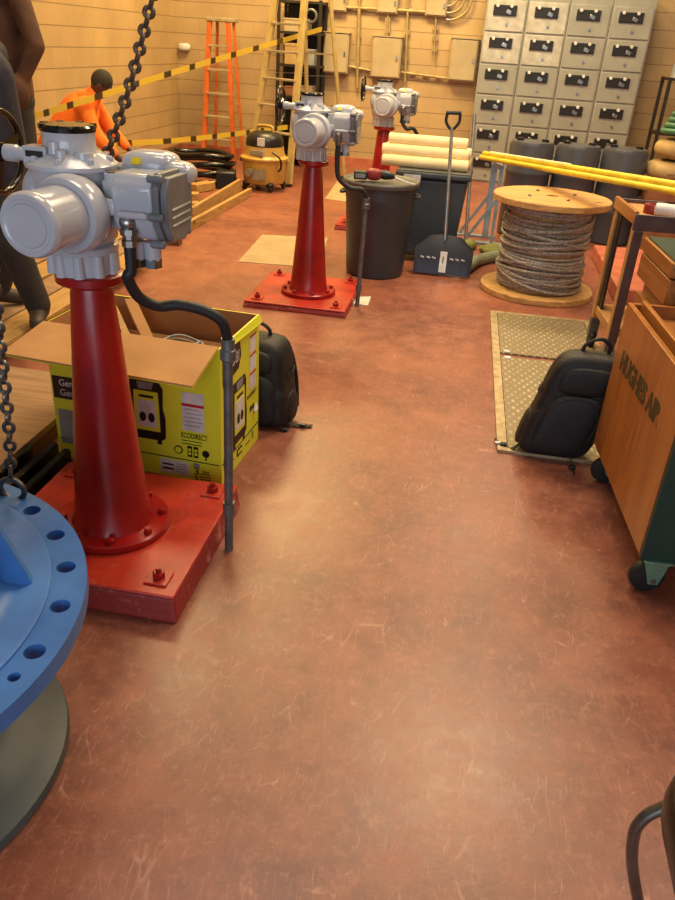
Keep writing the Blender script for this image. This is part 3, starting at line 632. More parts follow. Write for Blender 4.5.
def taper(b, tp, z0, z1): return [(-b[0], -b[1], z0), (b[0], -b[1], z0), (b[0], b[1], z0), (-b[0], b[1], z0), (-tp[0], -tp[1], z1), (tp[0], -tp[1], z1), (tp[0], tp[1], z1), (-tp[0], tp[1], z1)]
BX = [(3, 2, 1, 0), (4, 5, 6, 7)]+[(i, (i+1) % 4, 4+(i+1) % 4, 4+i) for i in range(4)]
MB()._add(taper((.235, .21), (.29, .25), .05, .70), BX).build('bin_body', M['slatebin'], t, bevel=.03)
MB().box((0, 0, .725), (.62, .54, .05)).build('rim', M['slatebin'], t, bevel=.015)
MB().box((0, 0, .753), (.60, .52, .012)).build('bin_lid', M['canlid'], t, bevel=.005)
for s in (-1, 1):
    for q in (-1, 1): MB().cyl((s*.24-.02, q*.18, .05), (s*.24+.02, q*.18, .05), .05, .05, 20).build('wheel', M['grey'], t)
wl = MB().box((-.17, -.279, .70), (.14, .004, .055)).build('white_sticker', M['white'], t, smooth_=False)
rr = .0455; zb = .759+rr
for k, (yy, zz, lb) in enumerate([(-.10, 0, 'cream roll on the wheeled bin, bottom row nearest the aisle'), (0, 0, 'cream roll on the wheeled bin, bottom row middle'), (.10, 0, 'cream roll on the wheeled bin, bottom row at the back'), (-.05, .079, 'cream roll on the wheeled bin, front one of the second row'), (.05, .079, 'cream roll on the wheeled bin, back one of the second row'), (0, .158, 'cream roll topmost on the pile above the wheeled bin')]):
    x0 = -.39+random.uniform(-.02, .02); L = .72 if zz < .15 else .66
    t = thing('paper_roll', lb, 'roll', (x0, 6.86+yy-.02, zb+zz), 0, 'cream rolls piled on the wheeled bin')
    MB().lathe_ax([(.02, 0), (rr-.006, 0), (rr, .01), (rr, .99), (rr-.006, 1), (.02, 1)], (-L/2, 0, 0), (L/2, 0, 0), 28).build('roll_sheet', M['cream'], t)
    MB().lathe_ax([(.019, -.002), (.019, 1.002)], (-L/2, 0, 0), (L/2, 0, 0), 16).build('roll_core', M['cardin'], t)
# tool on the lid
t = thing('cordless_tool', 'black and red cordless tool lying on the trash can lid', 'power tool', (-.72, 6.02, .738), R_(8))
MB().box((-.11, 0, .035), (.10, .08, .06)).build('battery_pack', M['black'], t, bevel=.008)
MB().box((-.11, -.041, .035), (.075, .003, .03)).build('grey_label', M['grey'], t, smooth_=False)
MB().ell((-.01, 0, .045), (.06, .045, .042), p=3).build('tool_body', M['toolred'], t)
MB().lathe_ax([(.03, 0), (.036, .3), (.028, .7), (.016, 1)], (.04, 0, .05), (.15, .0, .038), 20).build('tool_nose', M['black'], t)
MB().tube([(.15, 0, .036), (.2, -.02, .02), (.26, -.05, .006), (.3, -.1, .006)], .005, 8, sub=5).build('tool_cable', M['white'], t)

# ================================================================== SHOVEL AND POLE
t = thing('snow_shovel', 'navy plastic snow shovel with a white sticker leaning on the wheeled bin', 'shovel', (-.14, 6.27, 0))
lean = R_(-14)
mrot = Matrix.Rotation(lean, 3, 'X')
bl = MB(); nx, nz = 16, 12; vs = []; fs = []
for side in (0, 1):
    for j in range(nz+1):
        for i in range(nx+1):
            u = i/nx*2-1; q = j/nz
            wdt = .232+.008*q-(.05*max(0, (q-.75)/.25)**2); z = .012+q*(.30+.02*(1-abs(u))-.05*max(0, abs(u)-.7)/.3)
            y = -.035+.05*q**2-.035*abs(u)**3*(.3+.7*q)+(.006 if side else 0)+.006*abs(math.sin(u*9))*(1-q)
            vs.append(mrot @ Vector((u*wdt, y, z)))
W1 = nx+1; off = W1*(nz+1)
for j in range(nz):
    for i in range(nx):
        a = j*W1+i; fs.append((a, a+1, a+W1+1, a+W1)); fs.append((off+a, off+a+W1, off+a+W1+1, off+a+1))
for i in range(nx): fs.append((i, off+i, off+i+1, i+1)); k = nz*W1+i; fs.append((k, k+1, off+k+1, off+k))
for j in range(nz): a = j*W1; fs.append((a, a+W1, off+a+W1, off+a)); a += nx; fs.append((a, off+a, off+a+W1, a+W1))
bl._add(vs, fs).build('blade', M['navyplastic'], t)
sk = lambda x, z, d: mrot @ Vector((x, -.034+.05*((z-.012)/.3)**2-d, z))
MB().prism([sk(-.026, .03, .002), sk(.030, .03, .002), sk(.030, .195, .002), sk(-.026, .195, .002)], (0, -.003, 0)).build('white_sticker', M['white'], t, smooth_=False)
for xx in (-.17, -.12, -.075, .07, .115, .16): MB().box(sk(xx, .14, .016-.03*0), (.03, .003, .012), (0, R_(15), 0)).build('white_mark', M['white'], t, smooth_=False)
p0 = mrot @ Vector((0, .012, .20)); p1 = at_y(452, 128, 6.56)-Vector(t.location)
MB().lathe_ax([(.03, 0), (.026, .6), (.022, 1)], mrot @ Vector((0, .012, .18)), mrot @ Vector((0, .03, .34)), 18).build('handle_socket', M['navyplastic'], t)
MB().cyl(p0, p1, .014, .014, 16).build('shaft', M['alu'], t)
hd = Vector((1, 0, .05)).normalized(); g = MB().tube([p1-hd*.05+Vector((0, 0, .10)), p1-hd*.05+Vector((0, 0, .04)), p1+Vector((0, 0, -.01)), p1+hd*.05+Vector((0, 0, .04)), p1+hd*.05+Vector((0, 0, .10))], .012, 10, sub=4); g.cyl(p1-hd*.06+Vector((0, 0, .11)), p1+hd*.06+Vector((0, 0, .11)), .014, .014, 12).build('d_grip', M['black'], t)
pb = at_z(465, 246, 0); pt = at_y(472, 150, pb.y+.12); pt = pb+(pt-pb)*1.35
t = thing('aluminium_pole', 'shiny aluminium pole standing right of the snow shovel', 'pole', pb)
MB(t).cyl(pb+Vector((0, 0, .02)), pt, .017, .017, 18).build('tube', M['alu'], t)
MB(t).cyl(pb+(pt-pb)*.55, pb+(pt-pb)*.60, .022, .022, 18).build('clamp', M['zinc'], t)
MB(t).lathe([(.022, 0), (.024, .03), (.019, .06)], pb, n=18).build('rubber_foot', M['rubber'], t)

# ================================================================== CABLE REEL
t = thing('cable_reel', 'wooden reel wound with steel wire rope, right of the shovel', 'cable reel', (.615, 6.12, 0))
for z0, nm in ((0, 0), (.68, 1)):
    prof = [(.045, z0), (.430, z0), (.436, z0+.006), (.436, z0+.042), (.430, z0+.048), (.045, z0+.048)]
    m = MB(); m.lathe(prof, n=72, caps=False); m.lathe([(.045, z0), (.045, z0+.048)], n=72, caps=False)
    m.build('flange', M['spoolwood'], t)
for k in range(4):
    q = R_(90*k+30); MB().lathe([(.013, .728), (.013, .738), (.008, .742)], (.2*math.cos(q), .2*math.sin(q), 0), n=6).build('tie_bolt', M['galv'], t)
MB().cyl((0, 0, .048), (0, 0, .68), .29, .29, 48).build('drum', M['spoolwood'], t)
rp = MB(); z = .066
while z < .668:
    r0 = .308+random.uniform(-.008, .008); tx, ty = random.uniform(-.02, .02), random.uniform(-.02, .02)
    rp.tube([(r0*math.cos(R_(a*7.5)), r0*math.sin(R_(a*7.5)), min(max(z+tx*math.cos(R_(a*7.5))+ty*math.sin(R_(a*7.5)), .064), .666)) for a in range(48)], .0125, 8, True); z += .0175
for k in range(12):
    z = random.uniform(.12, .58); r0 = .325+random.uniform(0, .006); am = random.uniform(.03, .09); ph = random.uniform(0, 6.28)
    rp.tube([(r0*math.cos(R_(a*7.5)), r0*math.sin(R_(a*7.5)), min(max(z+am*math.sin(R_(a*7.5)+ph), .064), .664)) for a in range(48)], .0125, 8, True)
rp.build('wire_rope', M['rope'], t)

# ================================================================== RIGHT SIDE: CHESTS, CART, BACKPACK, CHAIR
ZB, ZT2, W_ = .15, .78, .62
cq = at_z(640, 558, ZB); cf = at_z(593.5, 442, ZB); crz = math.atan2(-(cf.x-cq.x), cf.y-cq.y); L_ = (cf-cq).length; cq.z = 0
CI = Matrix.Rotation(-crz, 3, 'Z'); cn = Matrix.Rotation(crz, 3, 'Z') @ Vector((-1, 0, 0))
def on_side(px, py): d = ray(px, py); k = (cq-EYE).dot(cn)/d.dot(cn); return CI @ (EYE+d*k-cq)
ZT2 = on_side(633, 309).z
t = thing('tool_chest', 'rolling plywood chest with dark green end and stencilled side, right edge', 'chest', cq, crz)
MB().box((.011, L_/2, (ZB+ZT2)/2), (.022, L_, ZT2-ZB)).build('stencilled_side', M['orangeply'], t, bevel=.003)
MB().box((W_-.011, L_/2, (ZB+ZT2)/2), (.022, L_, ZT2-ZB)).build('far_side', M['orangeply'], t, bevel=.003)
MB().box((W_/2, L_-.011, (ZB+ZT2)/2), (W_-.046, .022, ZT2-ZB)).build('back_end', M['orangeply2'], t)
MB().box((W_/2, .008, (ZB+ZT2)/2), (W_, .03, ZT2-ZB+.01)).build('green_end', M['dkgreen'], t, bevel=.004)
MB().box((W_/2, L_/2, ZB+.012), (W_-.046, L_-.05, .024)).build('bottom', M['orangeply2'], t)
MB().box((W_/2, L_/2, ZT2-.06), (W_-.05, L_-.05, .02)).build('inner_tray', M['orangeply2'], t)
for x in (.055,): MB().box((x, L_/2, ZT2-.015), (.02, L_-.05, .07)).build('inner_rail', M['orangeply2'], t, bevel=.003)
q0, q1, q2 = on_side(619, 367), on_side(660, 434), on_side(624, 352); ux = (q1-q0); uh = (q2-q0).length
txt('HUGHES AIR', uh*1.45, M['stencil'], t, frame_m((-.0015, (q0.y+q2.y)/2, (q0.z+q2.z)/2), (0, ux.y, ux.z), Vector((1, 0, 0)).cross(Vector((0, ux.y, ux.z)))*-1), 'stencil_lettering', sx=ux.length/(uh*1.45*6.25), bold=.004)
for x, y in ((.062, .03), (W_-.07, .03), (.068, L_-.08), (W_-.07, L_-.08)):
    m = MB().prism([(x-.05, y-.05, ZB), (x+.05, y-.05, ZB), (x+.05, y+.05, ZB), (x-.05, y+.05, ZB)], (0, 0, -.008))
    for q in (-1, 1): m.prism([(x-.045, y+q*.028, ZB-.008), (x+.045, y+q*.028, ZB-.008), (x+.022, y+q*.028, .045), (x-.012, y+q*.028, .045)], (0, q*.004, 0))
    fk = m.build('caster_fork', M['pgreen'], t, bevel=.002)
    MB().lathe_ax([(.03, 0), (.057, .08), (.062, .3), (.062, .7), (.057, .92), (.03, 1)], (x-.012, y-.02, .062), (x-.012, y+.02, .062), 28).build('caster_wheel', M['rubber'], fk)
    MB().cyl((x+.004, y-.036, .062), (x+.004, y+.036, .062), .01, .01, 12).build('axle_bolt', M['zinc'], fk)
t = thing('lidded_chest', 'varnished wooden chest with a green-topped lid behind the stencilled chest', 'chest', (.86, 3.24, 0), R_(3))
MB().box((.30, .24, .42), (.60, .48, .56)).build('lower_case', M['orangeply2'], t, bevel=.004)
MB().box((.31, .24, .735), (.57, .455, .07)).build('recessed_band', M['orangeply2'], t, bevel=.003)
MB().box((.295, .24, .825), (.62, .49, .105)).build('upper_case', M['orangeply2'], t, bevel=.004)
lid = MB().box((.295, .24, .915), (.625, .495, .06)).build('lid_rim', M['orangeply2'], t, bevel=.004)
MB().box((.295, .24, .949), (.60, .47, .006)).build('green_lid_top', M['dkgreen'], lid, smooth_=False)
for x in (.15, .54):
    for y in (.06, .42): MB().box((x, y, .07), (.07, .07, .14)).build('leg', M['orangeply2'], t, bevel=.004)
# workshop cart
cx, cy = .905, 4.43
t = thing('work_cart', 'worn wooden work cart with steel edge behind the chests', 'cart', (cx, cy, 0), R_(4))
CWX, CWY = .75, .50
for x, y, nm in ((.025, .03, 0), (.025, CWY-.03, 1), (CWX-.025, .03, 2), (CWX-.025, CWY-.03, 3)):
    MB().box((x, y, .55), (.05, .06, .70)).build('leg', M['cartwood'], t, bevel=.004)
    e = MB().lathe_ax([(.03, 0), (.055, .1), (.06, .4), (.06, .6), (.055, .9), (.03, 1)], (x-.02, y, .06), (x+.02, y, .06), 20).build('caster_wheel', M['rubber'], t)
    MB().box((x, y, .135), (.055, .05, .12)).build('caster_bracket', M['galv'], e)
for y in (-.006, CWY+.006): MB().box((CWX/2, y, .885), (CWX+.02, .012, .085)).build('steel_edge', M['cartsteel'], t, bevel=.003)
for x in (.025, CWX-.025): MB().box((x, -.006, .52), (.052, .012, .64)).build('steel_leg_face', M['cartsteel'], t, bevel=.003)
MB().box((CWX/2, CWY/2, .895), (CWX, CWY, .02)).build('tray_floor', M['cartwood'], t)
for x in (.0, CWX): MB().box((x, CWY/2, .905), (.02, CWY, .07)).build('tray_side', M['orangeply2'], t, bevel=.004)
MB().box((CWX/2, CWY/2, .26), (CWX-.01, CWY-.01, .05)).build('lower_shelf', M['cartwood'], t, bevel=.004)
MB().box((.02, CWY-.09, .57), (.012, .10, .58)).build('black_side_panel', M['black'], t, smooth_=False)
def rotp(p): return Vector((cx, cy, 0))+Matrix.Rotation(R_(4), 3, 'Z') @ Vector(p)
q = rotp((.13, .20, .905)); t = thing('tape_roll', 'red roll of tape lying on the work cart', 'tape roll', q)
MB().lathe([(.025, 0), (.045, 0), (.047, .003), (.047, .047), (.045, .05), (.025, .05)], n=28, caps=False).lathe([(.025, 0), (.025, .05)], n=28, caps=False).build('tape', M['toolred'], t)
q = rotp((.19, .11, .905)); t = thing('spray_bottle', 'white plastic bottle lying on the work cart beside the red tape', 'bottle', q)
MB().lathe_ax([(.01, 0), (.033, .04), (.035, .15), (.035, .8), (.02, .93), (.015, 1)], (-.07, .02, .036), (.07, -.02, .036), 20).build('bottle_body', M['white'], t)
MB().lathe_ax([(.018, 0), (.018, 1)], (.07, -.02, .036), (.10, -.028, .036), 14).build('cap', M['white'], t)
# black backpack against the chest
def backpack(label, loc, rz, lean, w_, d_, h, strapfloor):
    t = thing('backpack', label, 'backpack', loc, rz); T = lambda p: Vector(p)
    e = (0, 0, 0); sh = Matrix(((1, 0, math.tan(lean), 0), (0, 1, 0, 0), (0, 0, 1, 0), (0, 0, 0, 1)))
    m = MB(); m.ell(T((0, 0, h*.48)), (w_/2, d_/2, h*.48), e, 4.6, 32, 22).ell(T((0, -.01, h*.25)), (w_/2*1.05, d_/2*1.05, h*.25), e, 4.6, 28, 14)
    m.build('main_bag', M['nylon'], t, remesh=.008, smoothing=3)
    m = MB(); m.ell(T((0, -d_*.47, h*.33)), (w_*.40, d_*.20, h*.29), e, 3.4, 24, 16); pk = m.build('front_pocket', M['nylongrey'], t)
    MB().ell(T((0, -d_*.42, h*.74)), (w_*.36, d_*.14, h*.13), e, 3.2, 24, 12).build('upper_pocket', M['nylon'], t)
    zp = [T((w_*.39*math.cos(R_(a)), -d_*.63, h*.33+h*.28*math.sin(R_(a)))) for a in range(-20, 201, 10)]
    MB().tube(zp, .004, 6).build('zip', M['strap'], pk)
    zp = [T((w_*.46*math.cos(R_(a)), -d_*.30, h*.55+h*.36*math.sin(R_(a)))) for a in range(-30, 211, 10)]
    MB().tube(zp, .0045, 6).build('main_zip', M['strap'], t)
    MB().tube([T((-.055, .02, h*.93)), T((-.05, .02, h*1.02)), T((0, .02, h*1.075)), T((.05, .02, h*1.02)), T((.055, .02, h*.93))], .009, 8, sub=5).build('carry_handle', M['strap'], t)
    for s in (-1, 1):
        MB().ribbon(smooth([T((s*w_*.22, d_*.42, h*.9)), T((s*w_*.30, d_*.62, h*.7)), T((s*w_*.36, d_*.64, h*.4)), T((s*w_*.42, d_*.42, h*.12))], 6), T((.055, 0, 0)), .012).build('shoulder_strap', M['nylongrey'], t)
        MB().ribbon([T((s*w_*.50, -d_*.2, h*.6)), T((s*w_*.53, .0, h*.58)), T((s*w_*.50, d_*.3, h*.6))], T((0, 0, .022)), .004).build('compression_strap', M['strap'], t)
        MB().ell(T((s*w_*.5, 0, h*.22)), (.02, d_*.30, h*.17), e, 2.6, 16, 10).build('side_pocket', M['nylongrey'], t)
    for k, pts in enumerate(strapfloor):
        st = MB().ribbon(smooth([Vector(p) for p in pts], 6), (0, .022, .004), .004).build('loose_strap', M['strap'], t)
        MB().box(Vector(pts[-2])+Vector((0, 0, .006)), (.03, .024, .012)).build('strap_buckle', M['black'], st, bevel=.003)
    for c in t.children_recursive: c.data.transform(sh)
    return t
bp = backpack('black backpack leaning on the stencilled chest, on the steel floor cover', (.525, 3.30, .0145), R_(0), R_(13), .315, .17, .52, [[(-.14, -.03, .04), (-.17, -.04, -.0), (-.21, -.01, -.0), (-.25, .04, -.0)], [(.08, -.08, .04), (.10, -.14, -.008), (.11, -.19, -.009)]])
MB().box((-.232, .0, .006), (.03, .02, .004), (0, 0, .3)).build('white_tag', M['white'], bp, smooth_=False)
bp2 = backpack('black backpack on the floor, peeking out behind the yellow carton', (-.855, 3.275, 0), R_(-8), R_(-4), .31, .22, .445, [[(.15, -.05, .03), (.18, -.03, .011), (.22, -.02, .008), (.26, .0, .008)], [(.12, -.09, .04), (.15, -.1, .010), (.17, -.08, .006)]])
# chair at the right front edge
t = thing('tube_chair', 'dark tubular steel chair with brown seat, at the bottom right corner', 'chair', (.72, .80, 0))
pA, pB, pC, pD = at_y(682, 805, 1.0), at_y(634, 834, 1.0), at_y(632, 862, 1.0), at_y(638, 900, 1.0)
pE = pD+(pD-pC).normalized()*.22; pE.z = .012
for y in (1.0, .60):
    o = Vector((0, y-1.0, 0)); m = MB(t)
    m.tube([p+o for p in (pE, pD, pC, pB, at_y(642, 820, 1.0), at_y(656, 811, 1.0), pA, pA+Vector((.12, 0, .01)), pA+Vector((.30, 0, .0)))]+[o+Vector((pA.x+.37, 1.0, pA.z-.06)), o+Vector((pA.x+.41, 1.0, .012))], .0115, 12, sub=5)
    m.build('leg_frame', M['steeltube'], t)
    for q in (pE, Vector((pA.x+.41, 1.0, 0))): MB(t).lathe([(.016, 0), (.017, .02), (.014, .035)], (q.x, y, 0), n=14).build('rubber_foot', M['rubber'], t)
    MB(t).tube([o+Vector((pA.x+.30, .985, pA.z)), o+Vector((pA.x+.37, .985, pA.z+.1)), o+Vector((pA.x+.42, .985, pA.z+.40))], .0115, 12, sub=5).build('back_tube', M['steeltube'], t)
MB(t).tube([(pA.x+.12, .60, pA.z+.006), (pA.x+.12, 1.0, pA.z+.006)], .010, 10).build('cross_bar', M['steeltube'], t)
MB(t).ell((pA.x+.155, .80, pA.z+.066), (.222, .222, .054), None, 4.5, 36, 14).build('seat', M['vinyl'], t)
MB(t).ell((pA.x+.40, .80, pA.z+.30), (.025, .20, .11), (0, R_(9), 0), 4, 28, 12).build('backrest', M['vinyl'], t)

# ================================================================== LEFT SIDE: DECK, TIMBER
tag(MB().box((-2.62, 2.77, .085), (1.88, 1.02, .03)).build('plywood_sheet', M['plywood'], None, bevel=.003), 'dusty plywood sheet on timber bearers, left of the yellow box', 'plywood sheet')
for k, (x, lb) in enumerate([(-1.72, 'dark timber bearer under the near edge of the plywood sheet'), (-2.7, 'dark timber bearer under the middle of the plywood sheet'), (-3.5, 'dark timber bearer under the far left of the plywood sheet')]):
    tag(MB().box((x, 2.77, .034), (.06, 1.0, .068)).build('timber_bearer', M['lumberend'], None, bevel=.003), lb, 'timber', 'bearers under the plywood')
for k, (x, y0, y1, lb) in enumerate([(-1.655+.0, 1.55, 2.55, 'black steel bar lying beside the plywood, against its bearer'), (-1.565, 1.62, 2.60, 'black steel bar between two others, behind the blue flange'), (-1.49, 1.76, 2.56, 'black steel bar lying nearest the red plinth, behind the blue flange')]):
    t = thing('steel_channel', lb, 'steel bar', (x, (y0+y1)/2, 0), 0, 'black steel bars on the floor'); h = (y1-y0)/2
    z = .004; MB().box((0, 0, .05), (.007, 2*h, .085)).box((-.025, 0, .006), (.05, 2*h, .008)).box((-.012, 0, .095), (.026, 2*h, .007)).build('channel', M['blackgloss'], t, bevel=.001)
planks = [(-2.45, 3.45, 5.6, 'first plank from the aisle on the timber deck behind the near stand'), (-2.66, 3.40, 6.6, 'second plank from the aisle on the timber deck'), (-2.88, 3.5, 6.7, 'third plank from the aisle on the timber deck'), (-3.10, 3.42, 6.9, 'fourth plank from the aisle on the timber deck'), (-3.32, 3.5, 6.8, 'fifth plank from the aisle on the timber deck'), (-3.54, 3.44, 6.9, 'sixth plank from the aisle on the timber deck'), (-3.76, 3.5, 6.7, 'plank on the timber deck farthest from the aisle')]
for k, (x, y0, y1, lb) in enumerate(planks):
    tag(MB().box((x, (y0+y1)/2, .10), (.19, y1-y0, .04), (0, 0, random.uniform(-.008, .008))).build('deck_plank', M['lumber'] if k % 2 == 0 else M['plywood'], None, bevel=.003), lb, 'plank', 'planks of the timber deck')
for k, (y, lb) in enumerate([(3.8, 'cross timber under the near end of the deck planks'), (5.2, 'cross timber under the middle of the deck planks'), (6.4, 'cross timber under the far end of the deck planks')]):
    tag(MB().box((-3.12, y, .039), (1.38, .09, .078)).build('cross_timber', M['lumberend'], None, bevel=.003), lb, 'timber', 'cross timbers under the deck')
for p0, p1, ww, hh, lb in [((128, 266), (250, 196), .045, .09, 'long pale board on edge along the aisle, nearest the vacuum'), ((192, 222), (240, 191), .04, .14, 'long board on edge just behind the pale aisle board')]:
    a, b = at_z(*p0, 0), at_z(*p1, 0); a.z = b.z = hh/2
    tag(MB().beam(a, b, ww, hh).build('edge_board', M['lumber'], None, bevel=.004), lb, 'board', 'boards along the aisle')
for px, py, rz_, lb in [((205), 203, .2, 'short wood offcut lying left of the aisle boards'), (222, 193, 1.2, 'short wood offcut nearest the vacuum'), (207, 214, .6, 'short wood offcut near the nearest actuator')]:
    p = at_z(px, py, 0); 
    tag(MB().box(p+Vector((-.25, 0, .05)), (.34, .14, .09), (0, 0, rz_)).build('wood_offcut', M['lumber'], None, bevel=.005), lb, 'offcut', 'wood offcuts')
# black hoses heaped by the vacuum
pc = at_z(205, 186, 0); pc.x -= .25; pc.y += .3
for k, (zz, rr2, lb) in enumerate([(.036, .46, 'lowest loop of black hose heaped left of the vacuum'), (.13, .42, 'second loop of black hose in the heap'), (.225, .38, 'third loop of black hose in the heap'), (.32, .34, 'topmost loop of black hose in the heap')]):
    t = thing('black_hose', lb, 'hose', pc+Vector((.03*k, .02*k, 0)), 0, 'black hoses heaped beside the vacuum')
    MB().tube([(rr2*1.15*math.cos(R_(a*15)), rr2*.7*math.sin(R_(a*15)), zz+.012*math.sin(a*.9+k)) for a in range(24)], .034, 10, True).build('hose_loop', M['blackgloss'], t)
tag(MB().box(pc+Vector((.52, -.30, .1)), (.24, .2, .2), (0, 0, .3)).build('black_case', M['black'], None, bevel=.02), 'small black case between the hose heap and the vacuum', 'case')

# ================================================================== VACUUM
vp = at_z(259, 192, 0); vp.y += .24
t = thing('shop_vacuum', 'yellow shop vacuum with black motor head beside the ladders', 'vacuum', vp, R_(-12))
MB().lathe([(.20, .07), (.235, .085), (.25, .12), (.262, .30), (.275, .34), (.285, .35), (.285, .37), (.262, .38)], n=48).build('tank', M['vacyel'], t)
MB().lathe([(.262, .345), (.29, .352), (.292, .372), (.25, .40), (.235, .46), (.23, .50)], n=48).build('tank_lid', M['vacyel'], t)
hd_ = MB().lathe([(.20, .48), (.222, .49), (.224, .57), (.20, .62), (.14, .655), (.02, .665)], n=48).build('motor_head', M['black'], t)
MB().box((.06, -.218, .56), (.09, .02, .09)).build('white_label', M['white'], hd_, bevel=.003)
MB().tube([(-.11, 0, .63), (-.10, 0, .70), (-.06, 0, .72), (.06, 0, .72), (.10, 0, .70), (.11, 0, .63)], .018, 10, sub=4).build('carry_handle', M['vacyel'], t)
MB().box((.02, -.245, .44), (.17, .02, .06)).build('grey_panel', M['vacgrey'], t, bevel=.005)
MB().lathe_ax([(.045, 0), (.045, 1)], (-.05, -.22, .22), (-.06, -.31, .22), 18).box((.05, -.25, .2), (.16, .04, .12)).build('hose_inlet', M['vacgrey'], t)
for k in range(4):
    q = R_(90*k+45); c = MB().ell((.225*math.cos(q), .225*math.sin(q), .075), (.05, .05, .04)).build('caster_bracket', M['black'], t)
    MB().cyl((.25*math.cos(q)-.015, .25*math.sin(q), .035), (.25*math.cos(q)+.015, .25*math.sin(q), .035), .035, .035, 16).build('caster_wheel', M['black'], c)
MB().tube([(.2, -.2, .46), (.30, -.2, .40), (.31, -.18, .3), (.28, -.2, .25)], .012, 8, sub=5).build('power_cord', M['black'], t)

# ================================================================== LADDERS
def ladder(name, label, base, rz, h, w0, w1, depth, steps, fm, spread=None):
    t = thing(name, label, 'ladder', base, rz)
    F = lambda s, q: Vector((s*(w0+(w1-w0)*q)/2, -depth/2+(depth/2-.10)*q, h*q))
    G = lambda s, q: Vector((s*(w0*.92+(w1*.9-w0*.92)*q)/2, depth/2+(-depth/2+.10)*q, h*q))
    for s in (-1, 1):
        a = MB().beam(F(s, .012), F(s, 1), .085 if h > 2 else .06, .045, (0, 1, 0)); a.build('front_rail', fm, t, bevel=.003)
        MB().beam(G(s, .012), G(s, 1), .024, .055, (0, 1, 0)).build('rear_rail', fm, t, bevel=.003)
        for fn in (F, G): MB().box(fn(s, .008), (.045, .10, .03)).build('rubber_foot', M['rubber'], t, bevel=.004)
        MB().beam(F(s, .42), G(s, .42), .02, .004).build('spreader_bar', M['alu'], t)
    for k in range(1, steps+1):
        q = k/(steps+1); a, b = F(-1, q), F(1, q)
        MB().box((a+b)/2+Vector((0, .01, 0)), (abs(b.x-a.x)-.02, .085, .024)).build('step', M['laddertop'], t, bevel=.003)
        if k % 2: a, b = G(-1, q), G(1, q); MB().beam(a, b, .03, .02).build('rear_brace', M['laddertop'], t)
    MB().box((0, 0, h+.02), (w1+.08, .27, .05)).build('top_cap', M['laddertop'], t, bevel=.01)
    return t
ladder('step_ladder', 'orange fibreglass stepladder standing by the back wall corner', (-3.66, 11.55, 0), R_(-10), 1.80, .50, .28, .34, 5, M['orangefg'])
yl = at_z(288, 187, 0)
ladder('step_ladder', 'tall pale yellow stepladder behind the middle valve stand', (yl.x-.02, yl.y+.68, 0), R_(-30), 3.0, .72, .36, 1.15, 9, M['yelfg'])

# ================================================================== CAUTION TAPE
def tape(label, pts):
    return tag(MB().ribbon(smooth([Vector(p) for p in pts], 8), (0, .0, .056), .002).build('caution_tape', M['tape'], None, smooth_=False), label, 'tape', 'caution tapes')
tape('upper caution tape rising across the wall to the dark shelf rack', [at_y(20, 121, 6.7), at_y(90, 99, 7.2), at_y(175, 72, 8.4), at_y(250, 50, 9.4), at_y(322, 29, 11.2)])
tape('lower sagging caution tape passing in front of the orange stepladder', [at_y(92, 142, 7.2), at_y(130, 143, 7.9), at_y(180, 140, 8.8), at_y(235, 134, 9.6), at_y(288, 127, 10.0)])

